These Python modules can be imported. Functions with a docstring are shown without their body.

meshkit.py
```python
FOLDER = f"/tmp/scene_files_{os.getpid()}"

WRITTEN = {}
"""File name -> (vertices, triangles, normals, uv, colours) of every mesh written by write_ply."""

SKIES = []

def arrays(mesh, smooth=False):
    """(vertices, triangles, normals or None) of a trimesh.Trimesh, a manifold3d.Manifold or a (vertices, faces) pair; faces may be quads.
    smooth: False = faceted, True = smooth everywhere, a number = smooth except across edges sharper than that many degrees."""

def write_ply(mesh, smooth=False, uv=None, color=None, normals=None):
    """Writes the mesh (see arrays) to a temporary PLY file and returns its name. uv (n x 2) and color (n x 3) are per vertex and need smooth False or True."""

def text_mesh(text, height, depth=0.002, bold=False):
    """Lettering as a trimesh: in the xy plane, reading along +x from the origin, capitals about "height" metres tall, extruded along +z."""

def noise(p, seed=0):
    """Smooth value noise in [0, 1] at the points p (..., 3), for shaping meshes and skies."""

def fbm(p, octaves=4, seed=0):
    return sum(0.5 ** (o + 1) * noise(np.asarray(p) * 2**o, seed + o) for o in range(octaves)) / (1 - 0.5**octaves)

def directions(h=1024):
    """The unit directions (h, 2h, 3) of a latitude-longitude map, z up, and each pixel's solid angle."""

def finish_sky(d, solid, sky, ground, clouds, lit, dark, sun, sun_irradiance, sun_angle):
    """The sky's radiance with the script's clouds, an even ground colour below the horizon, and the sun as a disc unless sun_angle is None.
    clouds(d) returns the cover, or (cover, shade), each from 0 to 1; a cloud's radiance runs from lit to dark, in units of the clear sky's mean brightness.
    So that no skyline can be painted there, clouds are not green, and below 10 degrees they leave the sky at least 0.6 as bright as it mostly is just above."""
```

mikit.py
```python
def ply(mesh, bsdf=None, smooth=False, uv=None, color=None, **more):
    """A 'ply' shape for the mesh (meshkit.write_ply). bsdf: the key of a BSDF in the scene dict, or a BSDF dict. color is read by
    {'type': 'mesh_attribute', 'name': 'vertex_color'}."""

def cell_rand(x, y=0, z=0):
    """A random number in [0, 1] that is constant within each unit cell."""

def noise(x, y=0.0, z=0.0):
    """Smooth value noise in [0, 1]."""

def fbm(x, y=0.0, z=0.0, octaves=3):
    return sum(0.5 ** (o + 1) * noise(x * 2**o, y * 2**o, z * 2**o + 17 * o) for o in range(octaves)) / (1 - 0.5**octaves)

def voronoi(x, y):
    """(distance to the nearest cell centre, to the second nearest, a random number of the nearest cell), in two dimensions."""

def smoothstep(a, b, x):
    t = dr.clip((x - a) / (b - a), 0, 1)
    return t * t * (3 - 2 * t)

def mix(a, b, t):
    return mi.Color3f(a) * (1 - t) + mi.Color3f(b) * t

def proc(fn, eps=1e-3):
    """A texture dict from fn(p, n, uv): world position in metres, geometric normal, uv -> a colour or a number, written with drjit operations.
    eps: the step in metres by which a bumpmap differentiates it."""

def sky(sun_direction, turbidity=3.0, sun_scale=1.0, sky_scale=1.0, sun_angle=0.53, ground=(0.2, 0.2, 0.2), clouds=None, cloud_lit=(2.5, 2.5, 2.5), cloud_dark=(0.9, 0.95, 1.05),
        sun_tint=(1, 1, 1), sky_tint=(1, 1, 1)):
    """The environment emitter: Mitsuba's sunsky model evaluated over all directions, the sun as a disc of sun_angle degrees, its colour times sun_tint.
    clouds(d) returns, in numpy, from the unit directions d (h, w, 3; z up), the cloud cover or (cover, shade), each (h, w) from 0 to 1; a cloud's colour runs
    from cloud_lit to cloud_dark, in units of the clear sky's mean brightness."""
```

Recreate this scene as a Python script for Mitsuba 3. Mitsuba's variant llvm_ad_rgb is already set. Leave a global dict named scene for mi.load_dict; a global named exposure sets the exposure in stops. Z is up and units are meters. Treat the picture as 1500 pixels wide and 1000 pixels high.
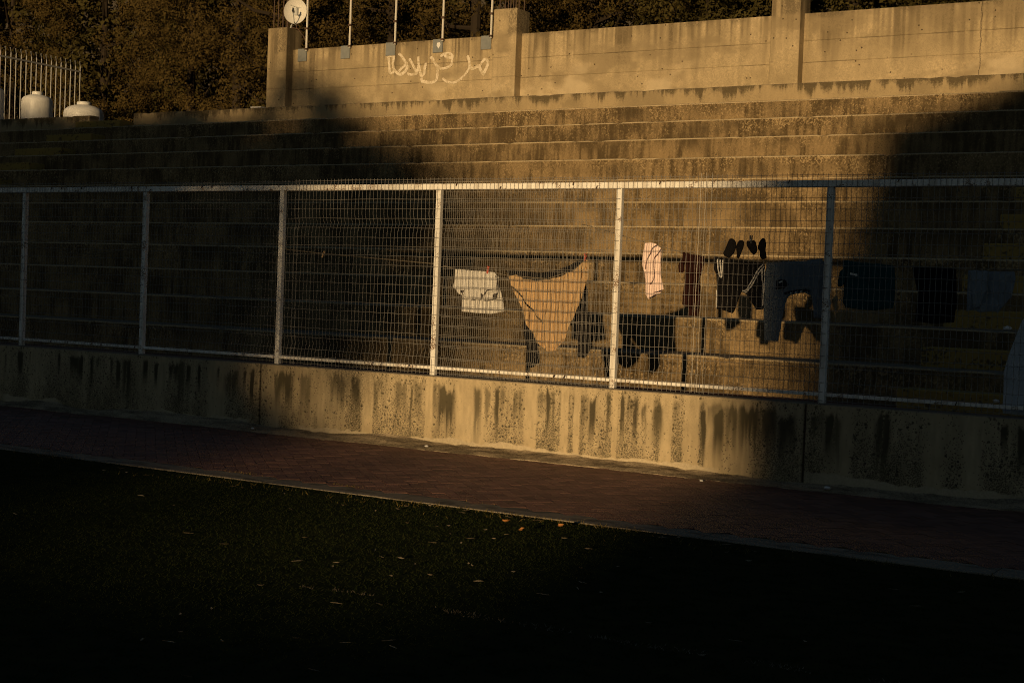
import math, random
import numpy as np, trimesh, drjit as dr, mitsuba as mi, mikit, meshkit
from scipy.spatial import Delaunay, cKDTree
from shapely.geometry import Polygon, LineString, Point
from shapely import contains_xy
from mikit import noise, fbm, voronoi, cell_rand, smoothstep, mix, proc

T = mi.ScalarTransform4f
scene, labels = {}, {}
rng = np.random.default_rng(11)

# ------------------------------------------------------------------ camera, sky, exposure
D, HC = 12.9517, 1.6282                                   # camera to fence plane, eye height
FW, UP = (-0.51195508, 0.8585063, -0.02947755), (-0.04799429, 0.00567519, 0.99883149)
scene['camera'] = {'type': 'perspective', 'fov': 39.09, 'fov_axis': 'x', 'near_clip': 0.1, 'far_clip': 2000.0,
                   'to_world': T().look_at(origin=[0, -D, HC], target=[FW[0], -D + FW[1], HC + FW[2]], up=list(UP))}
SUN = (0.184, -1.0, 0.0935)
scene['sky'] = mikit.sky(SUN, turbidity=2.0, sun_scale=1.0, sky_scale=0.165, sun_tint=(1.06, 1.57, 5.1), sky_tint=(1.4, 1.65, 2.0), ground=(0.06, 0.05, 0.04))
exposure = 2.24

# ------------------------------------------------------------------ measures (metres; fence front plane is y = 0)
PX0, PS = -15.2454, 2.1758                                # first post in the picture, post spacing
ZW, ZR0, ZR1 = 0.77, 2.772, 2.836                         # low wall top, top rail
YR, TT, TH, Z0 = 3.008, 0.9161, 0.4395, 0.604             # first riser, tread depth, riser height, walkway level
NT = 12
def RY(n): return YR + TT * (n - 1)
YU = RY(12) + 0.40                                        # face of the wall on top of the stand
ZU = 7.255
YK0, YK1 = -3.265, -3.57
AISLES = ((-28.32, -26.74), (-4.40, -2.84))

# ------------------------------------------------------------------ helpers
def put(key, mesh, mat, smooth=False, label=None, category=None, group=None, kind=None, **kw):
    scene[key] = mikit.ply(mesh, mat, smooth, **kw)
    tag(key, label, category, group, kind)
    return key
def tag(key, label=None, category=None, group=None, kind=None):
    d = {k: v for k, v in dict(label=label, category=category, group=group, kind=kind).items() if v}
    if d: labels[key] = d
used = {}
def num(name):
    n = used.get(name, 0); used[name] = n + 1
    return name if n == 0 else f'{name}_{n:03d}'
def box(x0, x1, y0, y1, z0, z1, bev=0.0):
    if bev <= 0:
        m = trimesh.creation.box((x1 - x0, y1 - y0, z1 - z0)); m.apply_translation(((x0 + x1) / 2, (y0 + y1) / 2, (z0 + z1) / 2)); return m
    pts = [(x, y, z) for x in (x0, x1) for y in (y0, y1) for z in (z0, z1)]
    out = []
    c = np.array([(x0 + x1) / 2, (y0 + y1) / 2, (z0 + z1) / 2])
    for p in pts:
        p = np.array(p); s = np.sign(c - p)
        for k in range(3):
            q = p + s * bev; q[k] = p[k]; out.append(q)
    return trimesh.convex.convex_hull(np.array(out))
def cat(ms): return trimesh.util.concatenate(ms)
def tube(points, r, sides=6, caps=True):
    p = np.asarray(points, float); n = len(p)
    r = np.broadcast_to(np.asarray(r, float), (n,))
    t = np.gradient(p, axis=0); t /= np.linalg.norm(t, axis=1, keepdims=True) + 1e-12
    ref = np.where(np.abs(t[:, 2:]) < 0.9, [[0, 0, 1.0]], [[1.0, 0, 0]])
    a = np.cross(t, ref); a /= np.linalg.norm(a, axis=1, keepdims=True) + 1e-12
    b = np.cross(t, a)
    ang = np.arange(sides) * 2 * np.pi / sides
    v = (p[:, None] + r[:, None, None] * (np.cos(ang)[None, :, None] * a[:, None] + np.sin(ang)[None, :, None] * b[:, None])).reshape(-1, 3)
    i, j = np.meshgrid(np.arange(n - 1), np.arange(sides), indexing='ij')
    i, j = i.ravel(), j.ravel(); j2 = (j + 1) % sides
    f = np.vstack([np.stack([i * sides + j, (i + 1) * sides + j2, i * sides + j2], 1), np.stack([i * sides + j, (i + 1) * sides + j, (i + 1) * sides + j2], 1)])
    if caps:
        v = np.vstack([v, p[0], p[-1]]); k = np.arange(sides); k2 = (k + 1) % sides
        f = np.vstack([f, np.stack([np.full(sides, len(v) - 2), k, k2], 1), np.stack([np.full(sides, len(v) - 1), (n - 1) * sides + k2, (n - 1) * sides + k], 1)])
    return trimesh.Trimesh(v, f, process=False)
def revolve(profile, sections=24):
    return trimesh.creation.revolve(np.asarray(profile, float), sections=sections)
def ipnoise(*a): return meshkit.noise(np.stack(np.broadcast_arrays(*a), -1))
def extrude_x(profile, xs, jitter=None):
    """A closed (y, z) profile swept along x."""
    pr = np.asarray(profile, float); n = len(pr); xs = np.asarray(xs, float)
    v = np.zeros((len(xs), n, 3)); v[..., 0] = xs[:, None]; v[..., 1] = pr[None, :, 0]; v[..., 2] = pr[None, :, 1]
    if jitter is not None: v = jitter(v)
    i, j = np.meshgrid(np.arange(len(xs) - 1), np.arange(n), indexing='ij'); i, j = i.ravel(), j.ravel(); j2 = (j + 1) % n
    f = np.vstack([np.stack([i * n + j, i * n + j2, (i + 1) * n + j2], 1), np.stack([i * n + j, (i + 1) * n + j2, (i + 1) * n + j], 1)])
    tri = trimesh.creation.triangulate_polygon(Polygon(pr), engine='earcut')
    kt = cKDTree(pr); idx = kt.query(tri[0])[1]; cf = idx[tri[1]]
    f = np.vstack([f, cf, cf[:, ::-1] + (len(xs) - 1) * n])
    m = trimesh.Trimesh(v.reshape(-1, 3), f, process=False)
    m.fix_normals()
    return m

# ------------------------------------------------------------------ materials
def diffuse(fn_or_rgb):
    r = proc(fn_or_rgb) if callable(fn_or_rgb) else {'type': 'rgb', 'value': list(fn_or_rgb)}
    return {'type': 'twosided', 'bsdf': {'type': 'diffuse', 'reflectance': r}}
def princ(rgb, rough=0.6, spec=0.4, **kw):
    c = proc(rgb) if callable(rgb) else {'type': 'rgb', 'value': list(rgb)}
    return {'type': 'twosided', 'bsdf': {'type': 'principled', 'base_color': c, 'roughness': rough, 'specular': spec, **kw}}

STREAK = [(-10.7, .10, .30, .9), (-10.39, .06, .45, .6), (-9.92, .10, .30, .6), (-9.68, .05, .40, .8), (-8.92, .012, .55, .7), (-8.86, .02, .30, .5), (-8.47, .085, .42, .95), (-8.07, .035, .55, .75),
          (-7.83, .020, .50, .85), (-7.22, .022, .40, .85), (-6.70, .030, .40, .9), (-6.52, .018, .32, .8), (-6.37, .018, .38, .85), (-6.23, .020, .30, .8), (-6.13, .020, .30, .7), (-5.98, .045, .36, .8),
          (-5.50, .022, .46, .95), (-5.34, .045, .40, .9), (-5.20, .05, .36, .75), (-5.03, .09, .40, .85), (-4.84, .08, .40, .8), (-4.66, .07, .40, .8), (-4.2, .05, .45, .7), (-3.75, .05, .5, .8), (-11.5, .09, .3, .7), (-12.3, .05, .5, .7), (-13.2, .06, .45, .8)]
CLEAN = [(-9.50, .075), (-8.69, .05), (-8.25, .075), (-7.42, .08), (-6.88, .04), (-5.89, .07), (-5.62, .085), (-7.02, .05), (-6.45, .03), (-10.15, .05)]
def low_wall_fn(p, n, uv):
    x, z = p.x + .012 * (noise(p.x * 9, p.z * 7) - .5), p.z
    grain = .55 * noise(x * 85, z * 70, 3.0) + .45 * noise(x * 170, z * 150, 9.0)
    base = mix((.37, .29, .172), (.47, .38, .235), fbm(x * 2.1, z * 3.0, 1.0)) * (.84 + .24 * noise(x * 38, z * 9, 2.0) + .16 * (grain - .3))
    clean = mi.Float(0)
    for c, w in CLEAN:
        clean = dr.maximum(clean, 1 - smoothstep(w * .75, w * 1.2, dr.abs(x - c)))
    cols = .40 * noise(x * 1.7, 4.2) + .60 * noise(x * 6.1, 9.7)
    dens = smoothstep(.22, .60, cols) * (1 - .95 * clean)
    low = smoothstep(.60, .05, z + .22 * (noise(x * 5.5, 1.0) - .5))
    amount = dens * (.22 + .60 * low) * (.45 + 1.1 * noise(x * 13, z * 5, 4.0))
    d1, d2, rnd = voronoi(x * 84, z * 70)
    dots = smoothstep(.62, .25, d1) * smoothstep(amount + .04, amount - .04, rnd)
    d3, d4, rn2 = voronoi(x * 27 + 5.3, z * 25)
    big = smoothstep(.42, .20, d3) * smoothstep(.16 * dens + .01, .16 * dens - .02, rn2)
    wash = dens * low * smoothstep(.25, .75, .5 * noise(x * 22, z * 16, 6.0) + .5 * grain)
    run = mi.Float(0)
    for c, w, L, a in STREAK:
        d = dr.abs(x - c + .012 * (noise(z * 9, c * 3.1) - .5))
        zt = .715 - .07 * cell_rand(c * 97.0)
        e = z + .10 * (noise(x * 48, 2.0) - .5)
        run = dr.maximum(run, a * (1 - smoothstep(w * .6, w * 1.9, d)) * smoothstep(zt + .03, zt - .06, e) * smoothstep(zt - L * 1.5, zt - L * .35, z + .22 * (noise(x * 55, 2.0) - .5)))
    r2 = smoothstep(.50, .68, noise(x * 5.0, 3.0) * .5 + noise(x * 17.0, 5.0) * .5) * smoothstep(.28, .62, z + .3 * (noise(x * 21, 8.0) - .5)) * smoothstep(.75, .68, z + .06 * noise(x * 30, 4.0)) * (1 - .9 * clean)
    far = smoothstep(-10.6, -11.1, x) + smoothstep(-4.7, -4.4, x)
    run = dr.maximum(run, r2 * (.55 + .4 * dr.minimum(far, 1)))
    runm = run * smoothstep(.12, .50, .45 * noise(x * 44, z * 3.5) + .30 * grain + .30 * run)
    splash = smoothstep(.012, -.006, z - .075 - .055 * noise(x * 3.1, 7.0) - .03 * (noise(x * 17, z * 12, 2.0) - .5)) * smoothstep(.40, .52, noise(x * 1.2, 11.0))
    dark = mix((.050, .042, .028), (.085, .072, .042), noise(x * 8, z * 3))
    c = mix(base, (.19, .152, .092), wash * .9)
    c = mix(c, (.26, .21, .13), dens * .55 * smoothstep(.2, .7, .6 * noise(x * 26, z * 2.2, 3.0) + .4 * grain))
    c = mix(c, dark, dr.clip(dots * .8 + big * .8, 0, 1))
    c = mix(c, dark, dr.clip(runm * 1.15, 0, .95))
    c = mix(c, mi.Color3f(.45, .375, .25) * (.8 + .35 * grain), splash)
    top = smoothstep(.5, .8, n.z)
    t = mix((.115, .10, .085), (.21, .18, .14), fbm(p.x * 7, p.y * 9))
    return mix(c, t, top)
scene['m_low_wall'] = diffuse(low_wall_fn)

def tier_fn(p, n, uv):
    q = (p.z - Z0) / TH
    k = dr.floor(q - .002); fr = q - k
    x = p.x; kk = k * 7.31
    g = .5 * noise(x * 52, p.z * 44, kk) + .5 * noise(x * 110, p.z * 95, kk + 3)
    mot = fbm(x * 2.1, fr * 1.1 + kk, 2.0, 4)
    vert = .5 * noise(x * 12, fr * 1.0 + kk, 5.0) + .5 * noise(x * 31, fr * 1.6 + kk, 8.0)
    t = smoothstep(.34, .68, .40 * mot + .34 * vert + .26 * g)
    c = mix((.080, .057, .030), (.225, .160, .083), t)
    # pale lichen in specks, mostly under the nosing and only in places
    prob = smoothstep(.30, .75, .6 * noise(x * .8, kk + 1.0) + .4 * noise(x * 4.3, kk + 2.0)) * smoothstep(.25, 1.0, fr + .55 * (noise(x * 6.0, fr * 3 + kk) - .5))
    th = .70 - .24 * prob
    c = mix(c, (.39, .285, .15), smoothstep(th, th + .14, g) * .5)
    # bare paler runs and black mould specks
    runs = smoothstep(.56, .72, .5 * noise(x * 3.0, kk + 9.0) + .5 * noise(x * 15, kk + 4.0)) * smoothstep(.85, .20, fr + .5 * (vert - .5))
    c = mix(c, (.29, .205, .105), runs * .6)
    c = mix(c, (.034, .028, .019), smoothstep(.58, .66, g) * smoothstep(.50, .68, noise(x * 1.7, fr * 1.5 + kk, 21.0)) * .75)
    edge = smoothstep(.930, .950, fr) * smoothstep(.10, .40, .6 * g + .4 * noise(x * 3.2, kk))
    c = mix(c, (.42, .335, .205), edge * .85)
    # the top kerb: pale, with dark runs from its edge
    top = (k > 10.5)
    drip = .40 * noise(x * 4.1, 3.0) + .35 * noise(x * 13, 8.0) + .25 * noise(x * 37, 2.0)
    dm = smoothstep(.62, 1.05, fr + 1.1 * (drip - .5) + .30 * (g - .5)) * (.35 + .9 * g)
    ck = mix((.29, .22, .125), (.40, .31, .18), .5 * vert + .5 * mot)
    ck = mix(ck, (.20, .155, .09), smoothstep(.48, .62, .5 * g + .5 * mot) * .7)
    ck = mix(ck, (.085, .066, .038), dr.clip(dm * 1.2, 0, .95))
    c = dr.select(top, ck, c)
    c = c * (.74 + .52 * g)
    tread = smoothstep(.6, .9, n.z)
    ct = mix((.12, .10, .075), (.26, .215, .15), fbm(x * 4, p.y * 6, kk)) * (.75 + .5 * g)
    return mix(c, ct, tread)
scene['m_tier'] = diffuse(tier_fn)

def top_wall_fn(p, n, uv):
    x, z = p.x, p.z
    u = x + p.y * 1.0
    g = .5 * noise(u * 40, z * 36, 1.0) + .5 * noise(u * 85, z * 80, 4.0)
    c = mix((.305, .238, .138), (.435, .342, .208), fbm(u * .9, z * 1.5, 3.0, 4)) * (.84 + .20 * noise(u * 14, z * 3, 5.0) + .14 * g)
    cols = .35 * noise(u * 2.3, 2.0) + .35 * noise(u * 7.0, 7.0) + .30 * noise(u * 23, 9.0)
    hh = smoothstep(6.15, 7.25, z + .9 * (noise(u * 5.3, 5.0) - .5) + .35 * (noise(u * 1.3, 3.0) - .5))
    run = smoothstep(.34, .62, cols) * hh
    c = mix(c, (.125, .095, .055), dr.clip(run * (.45 + .75 * (.6 * noise(u * 30, z * 3.0) + .4 * g)), 0, .85))
    blot = smoothstep(.50, .72, fbm(u * 1.4, z * 2.4, 8.0, 4))
    c = mix(c, (.235, .182, .108), blot * (.40 + .65 * g))
    c = mix(c, (.20, .155, .092), smoothstep(.52, .62, g) * smoothstep(.42, .62, fbm(u * 2.3, z * 3.1, 14.0)) * .55)
    c = c * (.80 + .40 * g)
    c = mix(c, (.115, .09, .055), smoothstep(.10, .0, 7.262 - z - .10 * noise(u * 6.5, 1.0) + .03) * smoothstep(.35, .6, noise(u * 3.1, 6.0)) * smoothstep(.3, .6, g) * .7)
    pale = smoothstep(.58, .74, fbm(u * 1.1 + 9, z * 2.0, 2.0, 4)) * smoothstep(6.75, 6.25, z + .3 * noise(u * 2, z * 2))
    c = mix(c, (.52, .425, .275), pale * .55)
    d1, d2, rn = voronoi(u * 7.0, z * 7.0)
    c = mix(c, (.07, .052, .03), smoothstep(.13, .08, d1) * smoothstep(.07, .05, rn))
    for zl in (6.325, 6.735):
        l = (1 - smoothstep(.004, .014, dr.abs(z - zl + .012 * (noise(u * 2.0, zl) - .5)))) * smoothstep(.45, .65, noise(u * 1.7, zl * 3))
        c = mix(c, (.12, .09, .055), l * .4)
    crack = (1 - smoothstep(.003, .012, dr.abs(x + 6.27 + .03 * (noise(z * 9, 1.0) - .5))))
    return mix(c, (.08, .06, .04), crack * .8)
scene['m_top_wall'] = diffuse(top_wall_fn)

def rough_conc_fn(p, n, uv):
    g = .5 * noise(p.x * 55, p.y * 55, p.z * 55) + .5 * noise(p.x * 130, p.y * 130, p.z * 110)
    c = mix((.13, .105, .07), (.40, .32, .21), smoothstep(.34, .64, .5 * fbm(p.x * 4, p.y * 11, p.z * 20) + .5 * g))
    return mix(c, (.07, .056, .04), smoothstep(.62, .72, g) * .7)
scene['m_fillet'] = diffuse(rough_conc_fn)
def kerb_fn(p, n, uv):
    g = noise(p.x * 60, p.y * 60) * .5 + noise(p.x * 140, p.y * 140) * .5
    c = mix((.16, .135, .10), (.30, .255, .19), .5 * fbm(p.x * 2, p.y * 9) + .5 * g)
    return mix(c, (.07, .06, .045), smoothstep(.5, .75, fbm(p.x * 5, p.y * 14, 3.0)) * .6)
scene['m_kerb'] = diffuse(kerb_fn)
scene['m_ground'] = diffuse(lambda p, n, uv: mix((.07, .06, .045), (.12, .10, .075), fbm(p.x * .7, p.y * .7)))
scene['m_walk'] = diffuse(lambda p, n, uv: mix((.085, .045, .036), (.17, .085, .066), fbm(p.x * 5, p.y * 9)))
scene['m_joint'] = diffuse(lambda p, n, uv: mix((.07, .045, .035), (.12, .08, .06), noise(p.x * 40, p.y * 40)))
scene['m_brick'] = {'type': 'twosided', 'bsdf': {'type': 'principled', 'base_color': {'type': 'mesh_attribute', 'name': 'vertex_color'}, 'roughness': .65, 'specular': .35}}
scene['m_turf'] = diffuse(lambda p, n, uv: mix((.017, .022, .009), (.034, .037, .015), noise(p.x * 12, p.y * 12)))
scene['m_blade'] = {'type': 'twosided', 'bsdf': {'type': 'diffuse', 'reflectance': {'type': 'mesh_attribute', 'name': 'vertex_color'}}}

def paint_fn(p, n, uv):
    g = noise(p.x * 130, p.y * 130, p.z * 110)
    c = mix((.66, .63, .57), (.80, .77, .70), fbm(p.x * 9, p.z * 5, p.y * 9))
    r = smoothstep(.66, .78, .55 * noise(p.x * 17, p.z * 13, p.y * 17) + .45 * g)
    c = mix(c, (.16, .085, .04), r)
    return mix(c, (.40, .34, .26), smoothstep(.5, .9, noise(p.x * 40, p.z * 2.5, 3.0)) * .45)
scene['m_white_paint'] = princ(paint_fn, .5, .4)
scene['m_wire'] = princ(lambda p, n, uv: mix((.14, .13, .115), (.25, .235, .21), noise(p.x * 9, p.z * 21)), .6, .4)
scene['m_pale_wire'] = princ((.46, .42, .35), .5, .4)
scene['m_dark_iron'] = princ(lambda p, n, uv: mix((.05, .034, .024), (.11, .065, .04), noise(p.x * 20, p.z * 9, p.y * 20)), .7, .3)
scene['m_galv'] = princ(lambda p, n, uv: mix((.27, .28, .28), (.42, .42, .40), fbm(p.x * 16, p.z * 12, p.y * 16)), .5, .5)
scene['m_pole'] = princ((.50, .47, .41), .5, .4)
scene['m_plate'] = princ(lambda p, n, uv: mix((.15, .16, .155), (.21, .215, .20), fbm(p.x * 16, p.z * 12)), .5, .4)
scene['m_rail_bars'] = princ((.22, .215, .20), .5, .4)
scene['m_chalk'] = diffuse(lambda p, n, uv: mix((.44, .36, .235), (.64, .55, .41), smoothstep(.25, .7, .6 * noise(p.x * 40, p.z * 40) + .4 * noise(p.x * 9, p.z * 9))))
scene['m_tank'] = princ(lambda p, n, uv: mix((.50, .49, .465), (.62, .61, .575), fbm(p.x * 5, p.z * 4, p.y * 5)), .45, .4)
scene['m_dish'] = princ((.60, .58, .53), .5, .4)
scene['m_black_plastic'] = princ((.025, .025, .025), .5, .4)
scene['m_rope'] = diffuse((.16, .13, .09))
def yellow_fn(p, n, uv):
    g = .5 * noise(p.x * 22, p.z * 26, p.y * 22) + .5 * noise(p.x * 55, p.z * 55, p.y * 55)
    return mix((.31, .21, .065), (.10, .075, .042), smoothstep(.53, .69, .6 * g + .4 * fbm(p.x * 4, p.z * 9, p.y * 4)))
scene['m_yellow'] = diffuse(yellow_fn)

def cloth_mat(a, b, f=34.0, sheen=.0):
    return princ(lambda p, n, uv: mix(a, b, .5 * fbm(p.x * 8, p.z * 6) + .5 * noise(p.x * f * 6, p.z * f * 6)), .9, .15, sheen=sheen)
scene['m_white_cloth'] = cloth_mat((.50, .475, .43), (.63, .60, .55))
scene['m_fold_shade'] = cloth_mat((.025, .02, .02), (.05, .04, .035))
scene['m_tan_cloth'] = cloth_mat((.40, .265, .13), (.50, .335, .17))
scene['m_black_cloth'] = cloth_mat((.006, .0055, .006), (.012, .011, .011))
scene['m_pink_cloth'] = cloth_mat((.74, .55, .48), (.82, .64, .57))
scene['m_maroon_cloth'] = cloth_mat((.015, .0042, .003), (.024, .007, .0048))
scene['m_stripe'] = cloth_mat((.52, .50, .46), (.64, .62, .58))
scene['m_denim'] = cloth_mat((.105, .130, .155), (.165, .195, .225))
scene['m_denim_dark'] = cloth_mat((.012, .014, .02), (.02, .024, .032))
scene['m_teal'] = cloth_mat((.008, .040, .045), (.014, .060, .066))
scene['m_pale_blue'] = cloth_mat((.16, .19, .22), (.22, .25, .28))
scene['m_tarp'] = cloth_mat((.34, .37, .40), (.45, .48, .50), sheen=0.)
scene['m_peg_red'] = princ((.42, .06, .03), .5, .4)
scene['m_peg_wood'] = princ((.46, .30, .15), .7, .3)
scene['m_bark'] = diffuse((.034, .026, .018))
def leaf_mat(a, b):
    return {'type': 'twosided', 'bsdf': {'type': 'diffuse', 'reflectance': proc(lambda p, n, uv: mix(a, b, .6 * noise(p.x * 2.3, p.y * 2.3, p.z * 2.3) + .4 * noise(p.x * 19, p.y * 19, p.z * 19)))}}
scene['m_leaf_brown'] = leaf_mat((.044, .031, .012), (.090, .063, .021))
scene['m_leaf_green'] = leaf_mat((.032, .028, .010), (.075, .060, .020))
scene['m_dry_leaf'] = diffuse(lambda p, n, uv: mix((.14, .105, .065), (.34, .28, .19), cell_rand(p.x * 9, p.y * 9)))
scene['m_orange_leaf'] = diffuse((.45, .20, .06))
scene['m_paper'] = diffuse((.66, .64, .60))
scene['m_weed'] = diffuse(lambda p, n, uv: mix((.15, .11, .035), (.40, .27, .09), noise(p.x * 23, p.y * 23)))
scene['m_render'] = diffuse((.30, .27, .23))
scene['m_roof'] = diffuse((.20, .10, .07))
scene['m_glass'] = princ((.03, .035, .04), .1, .5)

# ------------------------------------------------------------------ setting: ground, pitch, path, kerb, terraces
def sheet(x0, x1, y0, y1, z, nx=1, ny=1):
    xs, ys = np.linspace(x0, x1, nx + 1), np.linspace(y0, y1, ny + 1)
    X, Y = np.meshgrid(xs, ys); v = np.stack([X.ravel(), Y.ravel(), np.full(X.size, z)], 1)
    i, j = np.meshgrid(np.arange(ny), np.arange(nx), indexing='ij'); a = (i * (nx + 1) + j).ravel()
    f = np.vstack([np.stack([a, a + 1, a + nx + 2], 1), np.stack([a, a + nx + 2, a + nx + 1], 1)])
    return trimesh.Trimesh(v, f, process=False)
put('ground', sheet(-900, 900, -900, 900, -0.05), 'm_ground', kind='structure')
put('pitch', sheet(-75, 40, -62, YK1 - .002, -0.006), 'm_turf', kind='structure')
put('brick_path', sheet(-75, 40, YK0, -0.06, -0.006), 'm_joint', kind='structure')
# herringbone pavers
def pavers():
    w, vs, fs, cs, k = 0.1, [], [], [], 0
    ca = math.cos(math.radians(45)); r = np.random.default_rng(3)
    B = box(0, 1, 0, 1, 0, 1); bv, bf = np.array(B.vertices), np.array(B.faces)
    bv = bv - bv.min(0)
    N = 330
    for a in range(-N, N):
        for b in range(-N, N):
            c = (a - b) % 4
            if c not in (0, 3): continue
            L, Wd = (2, 1) if c == 0 else (1, 2)
            cx, cy = (a + L / 2) * w, (b + Wd / 2) * w
            x, y = cx * ca - cy * ca - 10.0, cx * ca + cy * ca - 1.8
            if not (-27 < x < 6 and YK0 + .01 < y < -.20): continue
            g = .0022
            v = bv * [L * w - 2 * g, Wd * w - 2 * g, 1] + [a * w + g, b * w + g, 0]
            zt = .004 + r.normal(0, .0011); tilt = r.normal(0, .004, 2)
            z = np.where(bv[:, 2] > .5, zt + (v[:, 0] - cx) * tilt[0] + (v[:, 1] - cy) * tilt[1], -.02)
            vs.append(np.stack([v[:, 0] * ca - v[:, 1] * ca - 10.0, v[:, 0] * ca + v[:, 1] * ca - 1.8, z], 1))
            fs.append(bf + 8 * k); k += 1
            t = r.random(); col = np.array([.075, .036, .027]) * (1 - t) + np.array([.125, .062, .046]) * t
            if r.random() < .06: col = col * .75
            cs.append(np.tile(col, (8, 1)))
    return trimesh.Trimesh(np.vstack(vs), np.vstack(fs), process=False), np.vstack(cs)
m, c = pavers()
put('brick_path__paver', m, 'm_brick', color=c, kind='stuff')
# kerb stones
for i, x in enumerate(np.arange(-32, 8, 1.0)):
    m = box(x + .004, x + .996, YK1, YK0 - .006, -.10, .004 + rng.normal(0, .0015), .003)
    put(num('kerb__stone'), m, 'm_kerb')
tag('kerb', 'flush concrete kerb between the brick path and the turf', kind='structure')

# turf blades
def blades(n, x0, x1, y0, y1, hmin, hmax, w, cols, seed, keep=None, z=-.006, lie=1.0):
    r = np.random.default_rng(seed)
    x, y = r.uniform(x0, x1, n), r.uniform(y0, y1, n)
    if keep is not None:
        k = keep(x, y, r); x, y = x[k], y[k]; n = len(x)
    a = r.uniform(0, 2 * np.pi, n); h = r.uniform(hmin, hmax, n); lean = r.uniform(.2, .9, n) * h * lie
    la = r.uniform(0, 2 * np.pi, n)
    b0 = np.stack([x - np.cos(a) * w / 2, y - np.sin(a) * w / 2, np.full(n, z)], 1)
    b1 = np.stack([x + np.cos(a) * w / 2, y + np.sin(a) * w / 2, np.full(n, z)], 1)
    t = np.stack([x + np.cos(la) * lean, y + np.sin(la) * lean, z + h], 1)
    v = np.stack([b0, b1, t], 1).reshape(-1, 3)
    cc = np.asarray(cols); k = r.random((n, 1)); col = cc[0] * (1 - k) + cc[1] * k
    return trimesh.Trimesh(v, np.arange(3 * n).reshape(-1, 3), process=False), np.repeat(col, 3, 0)
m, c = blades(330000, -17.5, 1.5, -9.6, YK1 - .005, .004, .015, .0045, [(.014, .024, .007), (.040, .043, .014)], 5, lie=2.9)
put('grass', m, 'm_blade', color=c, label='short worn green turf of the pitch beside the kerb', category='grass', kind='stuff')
m, c = blades(9000, -17.5, 1.5, -6.76, -6.58, .006, .017, .006, [(.09, .075, .055), (.20, .17, .125)], 6, lie=2.2, keep=lambda x, y, r: (meshkit.noise(np.stack([x * 4, y * 14, x * 0], -1)) > .60) & (x > -5.3) & (np.abs(y + 6.67 + .03 * np.sin(x * 1.3)) < .05))
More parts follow.
